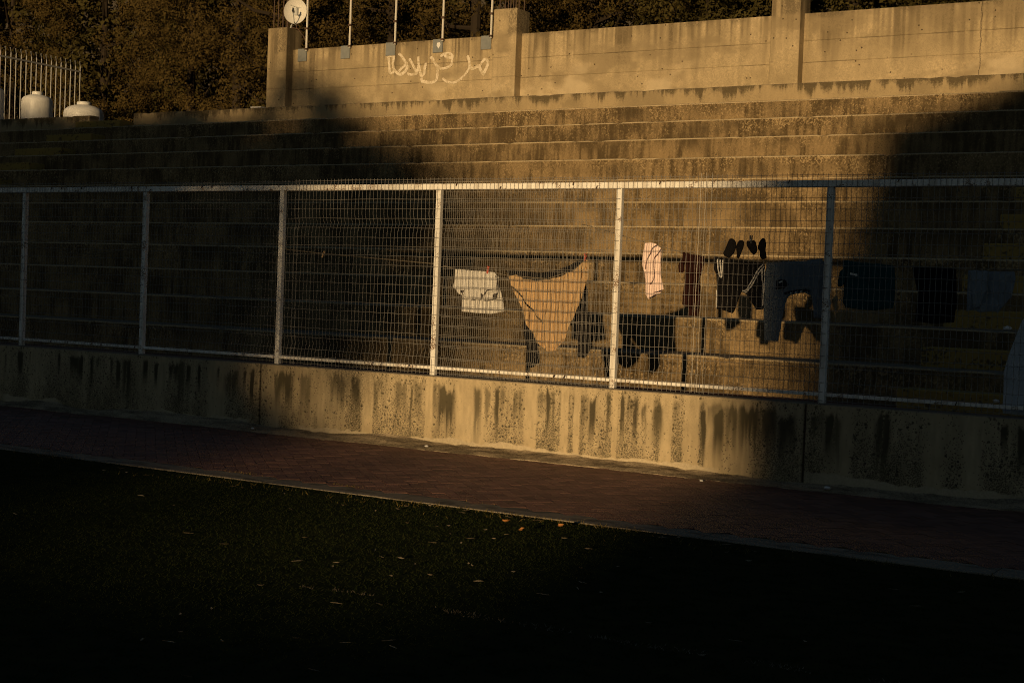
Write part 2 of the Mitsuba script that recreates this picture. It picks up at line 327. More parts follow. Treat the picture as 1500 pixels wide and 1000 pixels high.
put('pitch_line', m, 'm_blade', color=c, label='worn broken pale touchline on the turf', category='pitch marking', kind='stuff')
def smooth01(a, b, x):
    t = np.clip((x - a) / (b - a), 0, 1); return t * t * (3 - 2 * t)
m, c = blades(15000, -17.5, 1.5, YK1 - .6, YK1 + .02, .008, .034, .005, [(.07, .06, .018), (.24, .17, .055)], 7, lie=1.5,
              keep=lambda x, y, r: r.random(len(x)) < np.exp((y - YK1) * 6) * smooth01(.40, .75, meshkit.noise(np.stack([x * 2.2, y * 5, x * 0], -1))))
put('dry_grass', m, 'm_blade', color=c, label='dry straw coloured tufts along the turf edge of the kerb', category='grass', kind='stuff')
m, c = blades(5000, -17.5, 1.5, YK0 - .03, YK0 + .03, .006, .026, .005, [(.08, .065, .02), (.22, .16, .055)], 8, z=.0,
              keep=lambda x, y, r: r.random(len(x)) < smooth01(.55, .85, meshkit.noise(np.stack([x * 2.7, y * 5, x * 0 + 7], -1))))
put('weeds', m, 'm_blade', color=c, label='small dry weeds in the joint between kerb and bricks', category='weeds', kind='stuff')

put('walkway', box(-62, 18, .20, YR + .02, Z0 - .2, Z0), 'm_walk', kind='structure')
hx, hy = np.meshgrid(np.linspace(-150, 90, 61), np.linspace(30, 110, 21)); hp = np.stack([hx, hy, 0 * hx], -1)
hz_ = 5.3 + 24 * smooth01(30, 75, hy) + 2.5 * (meshkit.fbm(hp * .06) - .5)
i_, j_ = np.meshgrid(np.arange(20), np.arange(60), indexing='ij'); a_ = (i_ * 61 + j_).ravel()
put('hillside', trimesh.Trimesh(np.stack([hx.ravel(), hy.ravel(), hz_.ravel()], 1), np.vstack([np.stack([a_, a_ + 1, a_ + 62], 1), np.stack([a_, a_ + 62, a_ + 61], 1)]), process=False), 'm_ground', smooth=True, kind='structure')
put('upper_terrace', box(-75, 40, RY(12) + .26, 70, 5.2, 5.60), 'm_ground', kind='structure')

# ------------------------------------------------------------------ low wall
XJ = [-62, -37.35, -30.78, -24.2, -17.63, -11.06, -4.486, 2.09, 8.66, 18]
for a, b in zip(XJ[:-1], XJ[1:]):
    m = box(a + .011, b - .011, -.08, .215, -.3, ZW, .010)
    put(num('low_wall__wall_panel'), m, 'm_low_wall')
put('low_wall__joint_filler', cat([box(x - .02, x + .02, -.045, .19, -.3, ZW - .03) for x in XJ[1:-1]]), 'm_dark_iron')
xs = np.arange(-40, 10, .045)
pr = [(-.02, -.02), (-.40, -.02), (-.395, .006), (-.30, .024), (-.20, .036), (-.12, .046), (-.084, .056), (-.02, .058)]
def jit(v):
    x = v[..., 0]; j = np.arange(v.shape[1])[None, :]
    n1 = ipnoise(x * 1.3, j * .0, 0 * x) ; n2 = ipnoise(x * 9, j * 3.7, 0 * x + 5); n3 = ipnoise(x * 24, j * 9.1, 0 * x + 2)
    up = (v[..., 2] > 0)
    v[..., 2] = np.where(up, np.maximum(v[..., 2] * (.45 + 1.3 * n1) + .018 * (n2 - .5) + .012 * (n3 - .5), .003), v[..., 2])
    v[..., 1] = np.where(v[..., 1] < -.25, v[..., 1] + .10 * (n1 - .5) + .03 * (n2 - .5), v[..., 1])
    return v
put('low_wall__mortar_fillet', extrude_x(pr, xs, jit), 'm_fillet', label='rough sloped mortar strip along the foot of the wall')
tag('low_wall', 'long low concrete wall with black mould streaks, carrying the white mesh fence', 'wall')

# ------------------------------------------------------------------ stepped stand
def tier_profile(n):
    y0, y1, z0, z1, r = RY(n), RY(n + 1) + .05, Z0 + TH * (n - 1) - .05, Z0 + TH * n, .022
    arc = [(y0 + r - r * math.cos(a), z1 - r + r * math.sin(a)) for a in np.linspace(0, math.pi / 2, 5)]
    return [(y0, z0)] + [(y0, z0 + (z1 - r - z0) * k / 4) for k in range(1, 4)] + arc + [((y0 + y1) / 2, z1), (y1, z1), (y1, z0)]
def tjit(n):
    def f(v):
        x, y, z = v[..., 0].copy(), v[..., 1].copy(), v[..., 2].copy()
        k = 0 * x + n * 5.1
        v[..., 1] = y + .012 * (ipnoise(x * .7, z * 2, k) - .5) + .008 * (ipnoise(x * 6, z * 9, k) - .5) * (y < RY(n) + .1)
        near = (y < RY(n) + .06) & (z > Z0 + TH * n - .06)
        chip = np.maximum(ipnoise(x * 7, 0 * x, k) - .72, 0) * .10
        v[..., 1] += np.where(near, chip * .6, 0)
        v[..., 2] = z + np.where(near, -chip - .006 * (ipnoise(x * 3, 0 * x, k + 9) - .3), 0)
        return v
    return f
for n in range(1, NT + 1):
    spans = [(-62, 18)] if n < NT else [(-62, AISLES[0][0]), (AISLES[0][1], AISLES[1][0] + 40)]
    for a, b in spans:
        pf = tier_profile(n)
        if n == NT: pf = [(min(y, RY(12) + .30), z) for y, z in pf]; pf = pf[:-3] + pf[-2:]
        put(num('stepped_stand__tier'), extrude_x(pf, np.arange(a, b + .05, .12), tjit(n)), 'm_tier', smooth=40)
for ai, (a, b) in enumerate(AISLES):
    for n in range(1, NT + 1):
        z = Z0 + TH * (n - 1)
        put(num('stepped_stand__aisle_step'), box(a + rng.normal(0, .01), b, RY(n) - .45, RY(n) + .02, z - .03, z + TH * .5, .012), 'm_yellow', label='half-height aisle step with worn yellow paint')
tag('stepped_stand', 'broad stained concrete stand of stepped seating tiers behind the mesh fence', 'stands')

# ------------------------------------------------------------------ wall on top of the stand, pillars
PIL = [-22.32, -16.09, -9.85, -3.62, 2.61]
PW = .288
sec = [(PIL[i] + PW - .01, PIL[i + 1] - PW + .01) for i in range(4)] + [(PIL[4] + PW - .01, 16)]
for a, b in sec:
    for z0, z1 in ((5.3, 6.3235), (6.3265, 6.7335), (6.7365, ZU)):
        put(num('terrace_wall__concrete_lift'), box(a, b, YU + rng.normal(0, .0025), YU + .25, z0, z1, .006), 'm_top_wall')
put('terrace_wall__lift_joint', cat([box(a, b, YU + .012, YU + .24, 6.30, 6.76) for a, b in sec]), 'm_top_wall')
G = [[(-17.152, 6.84), (-17.111, 6.736), (-17.097, 6.633), (-17.138, 6.533), (-17.255, 6.41), (-17.404, 6.314), (-17.558, 6.295), (-17.683, 6.326), (-17.78, 6.395)],
 [(-17.097, 6.633), (-17.018, 6.578), (-16.928, 6.599), (-16.853, 6.621), (-16.82, 6.556), (-16.74, 6.45), (-16.698, 6.512), (-16.629, 6.648), (-16.663, 6.751), (-16.738, 6.742), (-16.81, 6.657)],
 [(-17.848, 6.89), (-17.741, 6.936), (-17.617, 6.929), (-17.546, 6.861), (-17.613, 6.839), (-17.739, 6.884)],
 [(-17.546, 6.861), (-17.562, 6.733), (-17.605, 6.658), (-17.758, 6.614), (-17.916, 6.647), (-18.032, 6.783), (-18.114, 6.865)],
 [(-17.916, 6.647), (-17.926, 6.518), (-17.951, 6.39), (-18.043, 6.324), (-18.185, 6.33), (-18.328, 6.355)],
 [(-18.25, 6.729), (-18.276, 6.613), (-18.289, 6.535), (-18.35, 6.486), (-18.402, 6.593), (-18.441, 6.752), (-18.456, 6.883)],
 [(-18.685, 6.856), (-18.6, 6.733), (-18.514, 6.598), (-18.496, 6.545), (-18.59, 6.518), (-18.72, 6.542)], [(-18.505, 6.532), (-18.458, 6.622), (-18.439, 6.712)],
 [(-18.981, 6.989), (-18.88, 6.905), (-18.778, 6.768), (-18.757, 6.662), (-18.834, 6.574), (-18.945, 6.54), (-19.079, 6.625), (-19.126, 6.733)], [(-18.762, 6.768), (-18.871, 6.694), (-18.958, 6.619)],
 [(-19.288, 6.953), (-19.124, 6.931), (-19.144, 6.787), (-19.111, 6.627), (-19.19, 6.578), (-19.233, 6.659), (-19.25, 6.819), (-19.278, 6.939)], [(-18.056, 6.828), (-18.082, 6.856)], [(-18.34, 6.413), (-18.359, 6.398)]]
def curve(pts, step=.02):
    p = np.asarray(pts, float)
    if len(p) > 2:
        t = np.arange(len(p)); tt = np.linspace(0, len(p) - 1, len(p) * 6)
        from scipy.interpolate import CubicSpline
        p = CubicSpline(t, p)(tt)
    return p
ms = []
for g in G:
    cv = curve(g); rw = np.random.default_rng(len(ms)).uniform(.8, 1.2, 3)
    from shapely import union_all
    pg = union_all([LineString(cv[i:i + 2]).buffer(.031 * float(np.interp(i / len(cv), [0, .5, 1], rw)), quad_segs=3) for i in range(len(cv) - 1)])
    m = cat([trimesh.creation.extrude_polygon(g_, .004, engine='earcut') for g_ in getattr(pg, 'geoms', [pg])])
    v = np.array(m.vertices); m.vertices = np.stack([v[:, 0], YU - .006 - v[:, 2], v[:, 1]], 1); m.fix_normals(); ms.append(m)
put('terrace_wall__graffiti', cat(ms), 'm_chalk', label='hand-sprayed white lettering in cursive script')
tag('terrace_wall', 'stained board-marked concrete wall along the top of the stand with white sprayed lettering', 'wall')
pl = ['leftmost concrete pillar, below the satellite dish', 'concrete pillar right of the sprayed lettering, with steel bars above', 'tall concrete pillar rising out of the top of the picture', 'concrete pillar on the terrace wall beyond the right edge', 'farthest right concrete pillar of the terrace wall']
for i, x in enumerate(PIL):
    k = num('concrete_pillar'); zt = (7.745, 7.758, 9.2, 7.8, 7.8)[i]
    tag(k, pl[i], 'pillar', 'pillars of the terrace wall')
    put(k + '__shaft', box(x - PW, x + PW, YU - .25, YU + .29, 5.5, zt, .012), 'm_top_wall')
    for bx in (-.20, -.07, .07, .20):
        for by in (-.15, .19):
            rr = np.random.default_rng(int(100 * (bx + 2) + 10 * by + i)); L = 1.5 + rr.random() * .3
            pts = [(x + bx, YU + by, zt - .05), (x + bx + rr.normal(0, .008), YU + by, zt + L * .5), (x + bx + rr.normal(0, .02), YU + by + rr.normal(0, .02), zt + L)]
            kk = k + '__starter_bar'; put(num(kk), tube(pts, .013, 6), 'm_dark_iron')

# ------------------------------------------------------------------ net poles on the wall
for i, x in enumerate([-21.607, -20.349, -19.08, -17.804, -16.553]):
    k = num('net_pole')
    tag(k, ['pale thin pole nearest the satellite dish', 'second pale pole from the dish on the wall', 'third pale pole, above the left end of the lettering', 'fourth pale pole, above a plate with a white mark', 'pale pole close beside the pillar with steel bars'][i], 'pole', 'poles along the terrace wall')
    put(k + '__base_plate', box(x - .268, x - .01, YU - .028, YU - .006, 6.968, 7.262, .004), 'm_plate')
    lean = .012 * (i - 2)
    put(k + '__shaft', tube([(x, YU - .045, 7.20), (x, YU - .045, 7.75), (x + lean, YU - .045, 10.2)], .027, 10), 'm_pole', smooth=50)
    put(k + '__shaft__clamp', cat([box(x - .045, x + .034, YU - .085, YU - .03, 7.27 + .42, 7.27 + .47, .006), box(x - .034, x + .034, YU - .085, YU - .03, 7.22, 7.262, .006)]), 'm_dark_iron')
    if i == 3:
        poly = Polygon([(x - .15, 7.18), (x - .075, 7.19), (x - .06, 7.13), (x - .105, 7.05), (x - .16, 7.12)])
        m = trimesh.creation.extrude_polygon(poly, .002, engine='earcut'); v = np.array(m.vertices); m.vertices = np.stack([v[:, 0], YU - .029 - v[:, 2], v[:, 1]], 1); m.fix_normals()
        put(k + '__base_plate__white_mark', m, 'm_paper')

# ------------------------------------------------------------------ satellite dish on the left pillar
dk = num('satellite_dish'); tag(dk, 'round off-white satellite dish on a bent arm above the leftmost pillar', 'satellite dish')
nrm = np.array([.50, -.86, .10]); nrm /= np.linalg.norm(nrm)
ctr = np.array([-21.84, YU - .20, 8.10])
rx = np.cross([0, 0, 1], nrm); rx /= np.linalg.norm(rx); ry = np.cross(nrm, rx)
DS = .70
def dish_pt(u, v, d): return ctr + (rx * u + ry * v + nrm * d) * DS
prof = [(r, .16 * (r / .40) ** 2 - .13) for r in np.linspace(0.0001, .39, 12)] + [(.40, .034), (.408, .040), (.414, .030), (.405, .018)] + [(r, .16 * (r / .40) ** 2 - .145) for r in np.linspace(.39, 0.0001, 12)]
m = revolve(prof, 48); v = np.array(m.vertices)
m.vertices = np.array([dish_pt(a * .93, b * 1.04, c) for a, b, c in v]); m.fix_normals()
put(dk + '__reflector', m, 'm_dish', smooth=40)
lnb = dish_pt(-.02, -.12, .36) 
put(dk + '__feed_arm', tube([dish_pt(.02, -.45, -.02), dish_pt(.0, -.40, .16), lnb], .012, 8), 'm_galv')
put(dk + '__feed_arm__feed_horn', cat([tube([lnb - nrm * .06 + ry * .01, lnb + nrm * .02 + ry * .03], [.032, .028], 10), tube([lnb + ry * .02, lnb + ry * .09 + nrm * .02], .02, 8)]), 'm_black_plastic')
put(dk + '__mast', tube([(-22.08, YU - .08, 7.72), (-22.04, YU - .09, 7.80), (-21.93, YU - .13, 7.93), (-21.90, YU - .10, 8.10)], .022, 10), 'm_galv', smooth=50)
put(dk + '__bracket', box(-21.97, -21.83, YU - .16, YU - .03, 8.02, 8.2, .01), 'm_galv')
put(dk + '__cable', tube([(-22.03, YU - .05, 7.76), (-21.9, YU - .02, 7.73), (-21.72, YU - .03, 7.55), (-21.61, YU - .05, 7.40)], .012, 6), 'm_dark_iron')
ms = []
for q in range(6):
    u0 = -.17 + q * .055; h_ = .022 if q % 2 else .03
    for (ua, va, ub, vb) in (((u0), .20 - .02 * q * .6, u0, .20 - .02 * q * .6 + h_), (u0, .20 - .02 * q * .6 + h_ * .5, u0 + .034, .20 - .02 * q * .6 + h_ * .5)):
        rr2 = lambda u, w_: .16 * ((u / .93) ** 2 + (w_ / 1.04) ** 2) / .16 - .13 + .004
        ms.append(tube([dish_pt(ua, va, rr2(ua, va)), dish_pt(ub + .0001, vb, rr2(ub, vb))], .006, 4))
put(dk + '__reflector__lettering', cat(ms), 'm_plate', label='faded grey lettering across the upper part of the dish')

# ------------------------------------------------------------------ mesh fence
posts = [PX0 + PS * i for i in range(-5, 9)]
for x in posts:
    put(num('mesh_fence__post'), box(x - .030, x + .030, 0.0, .060, ZW + .002, ZR0, .004), 'm_white_paint')
for a, b in zip(posts[:-1:3], posts[3::3] + [posts[-1]]):
    if b > a: put(num('mesh_fence__top_rail'), box(a - .0, b - .002, -.002, .062, ZR0 + .001, ZR1, .005), 'm_white_paint')
for a, b in zip(posts[:-1], posts[1:]):
    put(num('mesh_fence__bottom_rail'), box(a + .031, b - .031, .012, .048, .836, .868, .003), 'm_white_paint')
VZ = [.780, .93, .965, 1.03, 1.10, 1.14, 2.30, 2.354, 2.407, 2.459, 2.51, 2.90]
VB = [0, 0, .009, .026, .009, 0, 0, .009, .028, .009, 0, 0]
HZ = [.80, .88, .965, 1.10, 1.21, 1.315, 1.42, 1.525, 1.63, 1.735, 1.84, 1.945, 2.05, 2.155, 2.25, 2.354, 2.459, 2.565, 2.67, 2.77, 2.882]
def panel_mesh(xa, xb, y, seed, ox=0.0, dz=0.0):
    r = np.random.default_rng(seed); ms = []
    r0 = .0022
    for x in np.arange(xa + .012 + ox, xb - .006, .05):
        dx, dy = r.normal(0, .0012), r.normal(0, .0015)
        bow = r.normal(0, .0012)
        pts = [(x + dx + bow * math.sin((z - .78) / 2.1 * math.pi), y + b + dy, z + dz) for z, b in zip(VZ, VB)]
        ms.append(tube(pts, r0, 4, caps=False))
    for z in HZ:
        b = float(np.interp(z, VZ, VB))
        xs_ = np.linspace(xa, xb, 9)
        ms.append(tube([(x, y + b - .0045, z + dz + .002 * math.sin(x * 5 + z * 9)) for x in xs_], r0, 4, caps=False))
    return cat(ms)
for i, (a, b) in enumerate(zip(posts[:-1], posts[1:])):
    j = i - 5                                                        # 0 = between the first two posts in the picture
    if j == 1: mm = panel_mesh(a + .05, b + .22, .074, 40 + i)        # hung behind the frame
    elif j == 2: mm = panel_mesh(b - 1.97, b + .03, -.008, 40 + i)
    else: mm = panel_mesh(a + .045, b + .02, -.008, 40 + i)
    put(num('mesh_fence__wire_mesh'), mm, 'm_wire', smooth=False, kind='stuff')
a, b = posts[8], posts[9]
put(num('mesh_fence__wire_mesh'), panel_mesh(a + .05, b - .06, .070, 77, ox=.021, dz=-.018), 'm_wire', kind='stuff')
put('mesh_fence__pale_wire', cat([tube([(x, -.016, .79), (x + .004, -.018, 1.6), (x + .01, -.016, 2.35), (x + .012, -.016, 2.915)], r_w, 5) for x, r_w in ((-5.665, .0028), (-5.61, .0022), (-5.55, .0018))]), 'm_pale_wire', kind='stuff')  # extra upright wires, coloured paler than the mesh
ms = []
for x in np.arange(-17, 1, .01):
    if rng.random() < .022:
        z = rng.choice([ZR1 - .012, ZR0 + .012, .852])
        ms.append(tube([(x - .008, -.012, z - .014), (x, -.017, z + .004), (x + .006, -.010, z + .016)], .006, 5))
put('mesh_fence__wire_tie', cat(ms), 'm_dark_iron', kind='stuff')
tag('mesh_fence', 'white framed fence of welded wire mesh on the low wall', 'fence')

# ------------------------------------------------------------------ clothes lines
def hang(name, pts, r, label, group='clothes lines on the fence'):
    k = num(name); put(k, tube(pts, r, 6), 'm_rope'); tag(k, label, 'clothes line', group)
def sag(a, b, s, n=12):
    a, b = np.array(a), np.array(b); t = np.linspace(0, 1, n)[:, None]
    p = a + (b - a) * t; p[:, 2] -= (4 * s * t * (1 - t))[:, 0]; return p.tolist()
YC = .12
hang('clothes_line', [(-6.938, -.02, 2.409)] + [(-6.90, .05, 2.40), (-6.29, YC, 2.243), (-6.1, YC, 2.20), (-5.877, YC, 2.15), (-5.672, YC, 2.12), (-5.528, YC, 2.115), (-5.022, YC, 2.075), (-4.46, YC, 2.112), (-4.252, YC, 2.10), (-3.773, YC, 2.066), (-3.4, YC, 2.055), (-2.9, YC, 2.035), (-2.15, .07, 2.08)], .005, 'dark line carrying the towel, shirts and trousers on the right')
hang('clothes_line', [(-10.88, .065, 2.12), (-10.862, .08, 2.10), (-10.358, YC, 2.063), (-9.661, YC, 2.025), (-8.785, YC, 1.975), (-8.525, YC, 1.925), (-8.013, YC, 1.893), (-7.86, YC, 1.872), (-7.4, YC, 1.85), (-7.1, YC, 1.94), (-6.93, YC, 2.07), (-6.90, .02, 2.11)], .005, 'tan line carrying the white shirt and the tan cloth')
hang('clothes_line', sag((-15.2, -.02, 2.12), (-13.1, -.02, 2.10), .12), .006, 'slack empty line sagging between two posts at far left')
hang('clothes_line', sag((-17.4, -.02, 2.10), (-15.27, -.02, 2.12), .10), .006, 'slack empty line leaving the picture at the left edge')

# ------------------------------------------------------------------ washing
def chaikin(p, n=1):
    p = np.asarray(p, float)
    for _ in range(n):
        q = np.roll(p, -1, 0); p = np.stack([.75 * p + .25 * q, .25 * p + .75 * q], 1).reshape(-1, 2)
    return p
class Cloth:
    def __init__(s, pts, y=YC, folds=.018, freq=26., puff=.012, seed=0, step=.009, round_=0, slope=.25, creases=(), slits=()):
        s.poly = Polygon(chaikin(pts, round_)).buffer(0)
        for c_, w_ in slits: s.poly = s.poly.difference(LineString(curve(c_)).buffer(w_, quad_segs=2))
        if s.poly.geom_type != 'Polygon': s.poly = max(s.poly.geoms, key=lambda g: g.area)
        s.y, s.folds, s.freq, s.puff, s.seed, s.slope = y, folds, freq, puff, seed, slope
        L = s.poly.exterior.length; n = max(24, int(L / step))
        s.edge = np.array([s.poly.exterior.interpolate(i / n, normalized=True).coords[0] for i in range(n)])
        s.kt = cKDTree(np.array([s.poly.exterior.interpolate(i / 600, normalized=True).coords[0] for i in range(600)]))
        s.ztop = s.poly.bounds[3]; s.step = step
        s.creases = [(cKDTree(np.array([LineString(curve(c)).interpolate(i / 120, normalized=True).coords[0] for i in range(121)])), w, dp) for c, w, dp in creases]
    def mid(s, p):
        x, z = p[:, 0], p[:, 1]; o = s.seed * 3.7
        w = ipnoise(x * 3, z * 2.2, 0 * x + o) * 5
        down = np.clip((s.ztop - z) / .25, .15, 1.0)
        a = np.sin(2.3 * s.freq * (x + s.slope * (s.ztop - z) * (ipnoise(x * 2, 0 * x, 0 * x + o) - .5)) + w)
        cr = 0
        for kt, w, dp in s.creases: cr = cr + dp * np.exp(-(kt.query(p)[0] / w) ** 2)
        return s.y + cr + s.folds * down * (a * .75 + 1.3 * (ipnoise(x * 11, z * 5, 0 * x + o + 4) - .5)) + .01 * (ipnoise(x * 28, z * 22, 0 * x + o) - .5)
    def front(s, p):
        d = s.kt.query(p)[0]; return s.mid(p) - s.puff * np.sqrt(np.clip(d / .04, 0, 1))
    def back(s, p):
        d = s.kt.query(p)[0]; return s.mid(p) + s.puff * np.sqrt(np.clip(d / .04, 0, 1))
    def mesh(s):
        x0, z0, x1, z1 = s.poly.bounds
        X, Zz = np.meshgrid(np.arange(x0, x1, s.step), np.arange(z0, z1, s.step)); g = np.stack([X.ravel(), Zz.ravel()], 1)
        g = g[contains_xy(s.poly.buffer(-s.step * .55), g[:, 0], g[:, 1])]
        p = np.vstack([s.edge, g]); ne = len(s.edge)
        t = Delaunay(p).simplices; c = p[t].mean(1); t = t[contains_xy(s.poly, c[:, 0], c[:, 1])]
        a = p[t]; area = (a[:, 1, 0] - a[:, 0, 0]) * (a[:, 2, 1] - a[:, 0, 1]) - (a[:, 1, 1] - a[:, 0, 1]) * (a[:, 2, 0] - a[:, 0, 0])
        t = np.where(area[:, None] > 0, t, t[:, ::-1]); t = t[np.abs(area) > 1e-9]
        f = np.stack([p[:, 0], s.front(p), p[:, 1]], 1); b = np.stack([p[:, 0], s.back(p) + .003, p[:, 1]], 1)
        n = len(p)
        e = np.sort(np.vstack([t[:, [0, 1]], t[:, [1, 2]], t[:, [2, 0]]]), 1)
        od = np.vstack([t[:, [0, 1]], t[:, [1, 2]], t[:, [2, 0]]])
        _, inv, cnt = np.unique(e, axis=0, return_inverse=True, return_counts=True)
        bd = od[cnt[inv.ravel()] == 1]
        side = np.vstack([np.stack([bd[:, 1], bd[:, 0], bd[:, 0] + n], 1), np.stack([bd[:, 1], bd[:, 0] + n, bd[:, 1] + n], 1)])
        return trimesh.Trimesh(np.vstack([f, b]), np.vstack([t, t[:, ::-1] + n, side]), process=False)
    def ribbon(s, pts, w, off=.004, step=.01):
        L = LineString(curve(pts)); n = max(6, int(L.length / step)); v, f = [], []
        c = np.array([L.interpolate(i / n, normalized=True).coords[0] for i in range(n + 1)])
        t = np.gradient(c, axis=0); t /= np.linalg.norm(t, axis=1, keepdims=True); nn = np.stack([-t[:, 1], t[:, 0]], 1)
        for sgn in (-1, 1):
            q = c + nn * w / 2 * sgn; yy = s.front(c) - off
            v.append(np.stack([q[:, 0], yy, q[:, 1]], 1))
        for sgn in (-1, 1):
            q = c + nn * w / 2 * sgn; v.append(np.stack([q[:, 0], s.front(c) - off + .003, q[:, 1]], 1))
        v = np.vstack(v); m = n + 1
        for i in range(n):
            for (a, b) in ((0, 1), (3, 2), (1, 3), (2, 0)):
                f += [(a * m + i, a * m + i + 1, b * m + i + 1), (a * m + i, b * m + i + 1, b * m + i)]
        return trimesh.Trimesh(v, np.array(f), process=False)
    def patch(s, pts, off=.004):
        q = Cloth(pts, step=.012, round_=0); q.front = lambda p: s.front(p) - off; q.back = lambda p: s.front(p) - off + .002
        return q.mesh()
# 1 white shirt: a longer back layer and a folded front layer
t_front = [(-8.52, 1.93), (-8.341, 1.916), (-8.146, 1.91), (-8.017, 1.902), (-7.976, 1.833), (-7.98, 1.751), (-7.99, 1.685), (-8.018, 1.619), (-8.145, 1.593), (-8.249, 1.607), (-8.326, 1.598), (-8.412, 1.65), (-8.439, 1.649), (-8.537, 1.724), (-8.525, 1.823)]
t_back = [(-8.503, 1.90), (-8.048, 1.885), (-7.976, 1.708), (-7.928, 1.492), (-8.08, 1.46), (-8.261, 1.462), (-8.458, 1.472), (-8.458, 1.649)]
k = num('white_shirt'); tag(k, 'white short shirt folded over the line just right of a post', 'shirt')
cf = Cloth(t_front, YC - .035, .018, 34, .010, 1, step=.009, creases=[([(-8.139, 1.592), (-8.116, 1.659), (-7.985, 1.689)], .010, .03), ([(-7.985, 1.869), (-7.997, 1.771), (-7.99, 1.70)], .010, .03), ([(-8.409, 1.649), (-8.385, 1.705)], .012, .03), ([(-8.32, 1.894), (-8.327, 1.74), (-8.295, 1.62)], .012, .014), ([(-8.191, 1.886), (-8.197, 1.744)], .012, .014)]); cb_ = Cloth(t_back, YC + .03, .014, 30, .008, 2)
put(k + '__front_fold', cf.mesh(), 'm_white_cloth', smooth=True)
put(k + '__back_layer', cb_.mesh(), 'm_white_cloth', smooth=True)
put(k + '__neck_shade', cat([cf.ribbon([(-8.005, 1.865), (-7.985, 1.80), (-7.993, 1.72)], .012, .005), cf.ribbon([(-8.14, 1.66), (-8.11, 1.70), (-8.05, 1.715)], .012, .005)]), 'm_fold_shade')  # dark ribbons paint the shade of the neck opening and a fold
put(k + '__print', cat([cf.patch([(-8.445, 1.70), (-8.395, 1.70), (-8.425, 1.655)]), cf.patch([(-8.175, 1.68), (-8.145, 1.66), (-8.16, 1.61), (-8.19, 1.625)]), cf.patch([(-8.01, 1.68), (-7.995, 1.68), (-8.00, 1.63), (-8.02, 1.635)])]), 'm_fold_shade')  # dark patches put the shade of small creases into the colour
# 2 black garment behind the tan cloth
k = num('black_garment'); tag(k, 'black long garment hung behind the tan cloth, a limb showing on each side', 'garment')
bl = Cloth([(-7.95, 1.925), (-7.806, 1.935), (-7.68, 1.922), (-7.53, 1.912), (-7.359, 1.937), (-7.191, 1.992), (-7.051, 2.066), (-6.986, 2.095), (-6.965, 2.00), (-7.0, 1.85), (-7.05, 1.70), (-7.3, 1.62), (-7.55, 1.62), (-7.70, 1.70), (-7.80, 1.80)], YC + .07, .012, 24, .010, 3)
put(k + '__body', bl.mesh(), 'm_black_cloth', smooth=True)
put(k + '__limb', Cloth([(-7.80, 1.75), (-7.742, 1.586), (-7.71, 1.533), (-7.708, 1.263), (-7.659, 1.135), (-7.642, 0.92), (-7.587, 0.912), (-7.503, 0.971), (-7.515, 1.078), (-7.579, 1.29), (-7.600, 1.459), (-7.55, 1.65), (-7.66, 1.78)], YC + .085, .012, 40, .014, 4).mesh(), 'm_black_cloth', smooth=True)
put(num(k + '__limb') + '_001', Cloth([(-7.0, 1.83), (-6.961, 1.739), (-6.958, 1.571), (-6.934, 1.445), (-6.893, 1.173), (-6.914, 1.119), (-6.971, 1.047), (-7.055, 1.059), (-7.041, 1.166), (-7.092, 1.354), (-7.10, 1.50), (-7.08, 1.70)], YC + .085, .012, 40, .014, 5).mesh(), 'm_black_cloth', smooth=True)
# 3 tan cloth
k = num('tan_cloth'); tag(k, 'large tan cloth pinned at two corners, hanging down to a blunt point', 'cloth')
tc = Cloth([(-7.863, 1.862), (-7.776, 1.882), (-7.674, 1.841), (-7.524, 1.824), (-7.353, 1.845), (-7.186, 1.896), (-7.045, 1.971), (-6.965, 2.052), (-6.925, 2.057), (-6.914, 2.011), (-6.921, 1.865), (-6.953, 1.78), (-6.987, 1.632), (-7.069, 1.439), (-7.146, 1.267), (-7.202, 1.179), (-7.272, 1.108), (-7.357, 1.099), (-7.445, 1.146), (-7.522, 1.228), (-7.589, 1.332), (-7.67, 1.48), (-7.767, 1.67), (-7.821, 1.755)], YC - .01, .030, 17, .006, 6, step=.008, slits=[([(-7.84, 1.765), (-7.763, 1.713), (-7.658, 1.609), (-7.528, 1.485), (-7.43, 1.385)], .008)], creases=[([(-7.699, 1.801), (-7.701, 1.737), (-7.686, 1.673)], .010, .03), ([(-6.945, 1.969), (-6.977, 1.905), (-6.951, 1.853)], .010, .03), ([(-7.542, 1.249), (-7.414, 1.148), (-7.291, 1.133), (-7.186, 1.223)], .010, .025), ([(-7.346, 1.811), (-7.364, 1.662), (-7.377, 1.512)], .012, .02), ([(-7.179, 1.858), (-7.196, 1.709), (-7.177, 1.562)], .012, .02), ([(-7.468, 1.786), (-7.46, 1.616)], .012, .02)])
put(k + '__main_layer', tc.mesh(), 'm_tan_cloth', smooth=True)
# 4 towel
k = num('pink_towel'); tag(k, 'pale pink towel doubled over the line right of a lit post', 'towel')
TW = [(-6.278, 2.235), (-6.213, 2.24), (-6.15, 2.228), (-6.125, 2.20), (-6.093, 2.186), (-6.092, 2.062), (-6.089, 1.91), (-6.07, 1.844), (-6.059, 1.778), (-6.138, 1.724), (-6.22, 1.688), (-6.248, 1.734), (-6.265, 1.935), (-6.294, 2.03), (-6.293, 2.125)]
put(k + '__front_folds', Cloth(TW, YC - .03, .012, 42, .008, 8, step=.007, slope=.1, slits=[([(-6.135, 2.225), (-6.15, 2.21), (-6.195, 2.179), (-6.214, 2.126), (-6.243, 2.078), (-6.258, 1.975)], .0062), ([(-6.075, 2.20), (-6.10, 2.17), (-6.14, 2.118), (-6.17, 2.07), (-6.163, 1.965), (-6.161, 1.889), (-6.20, 1.83)], .0066), ([(-6.155, 1.745), (-6.108, 1.756), (-6.05, 1.778)], .005)]).mesh(), 'm_pink_cloth', smooth=True)
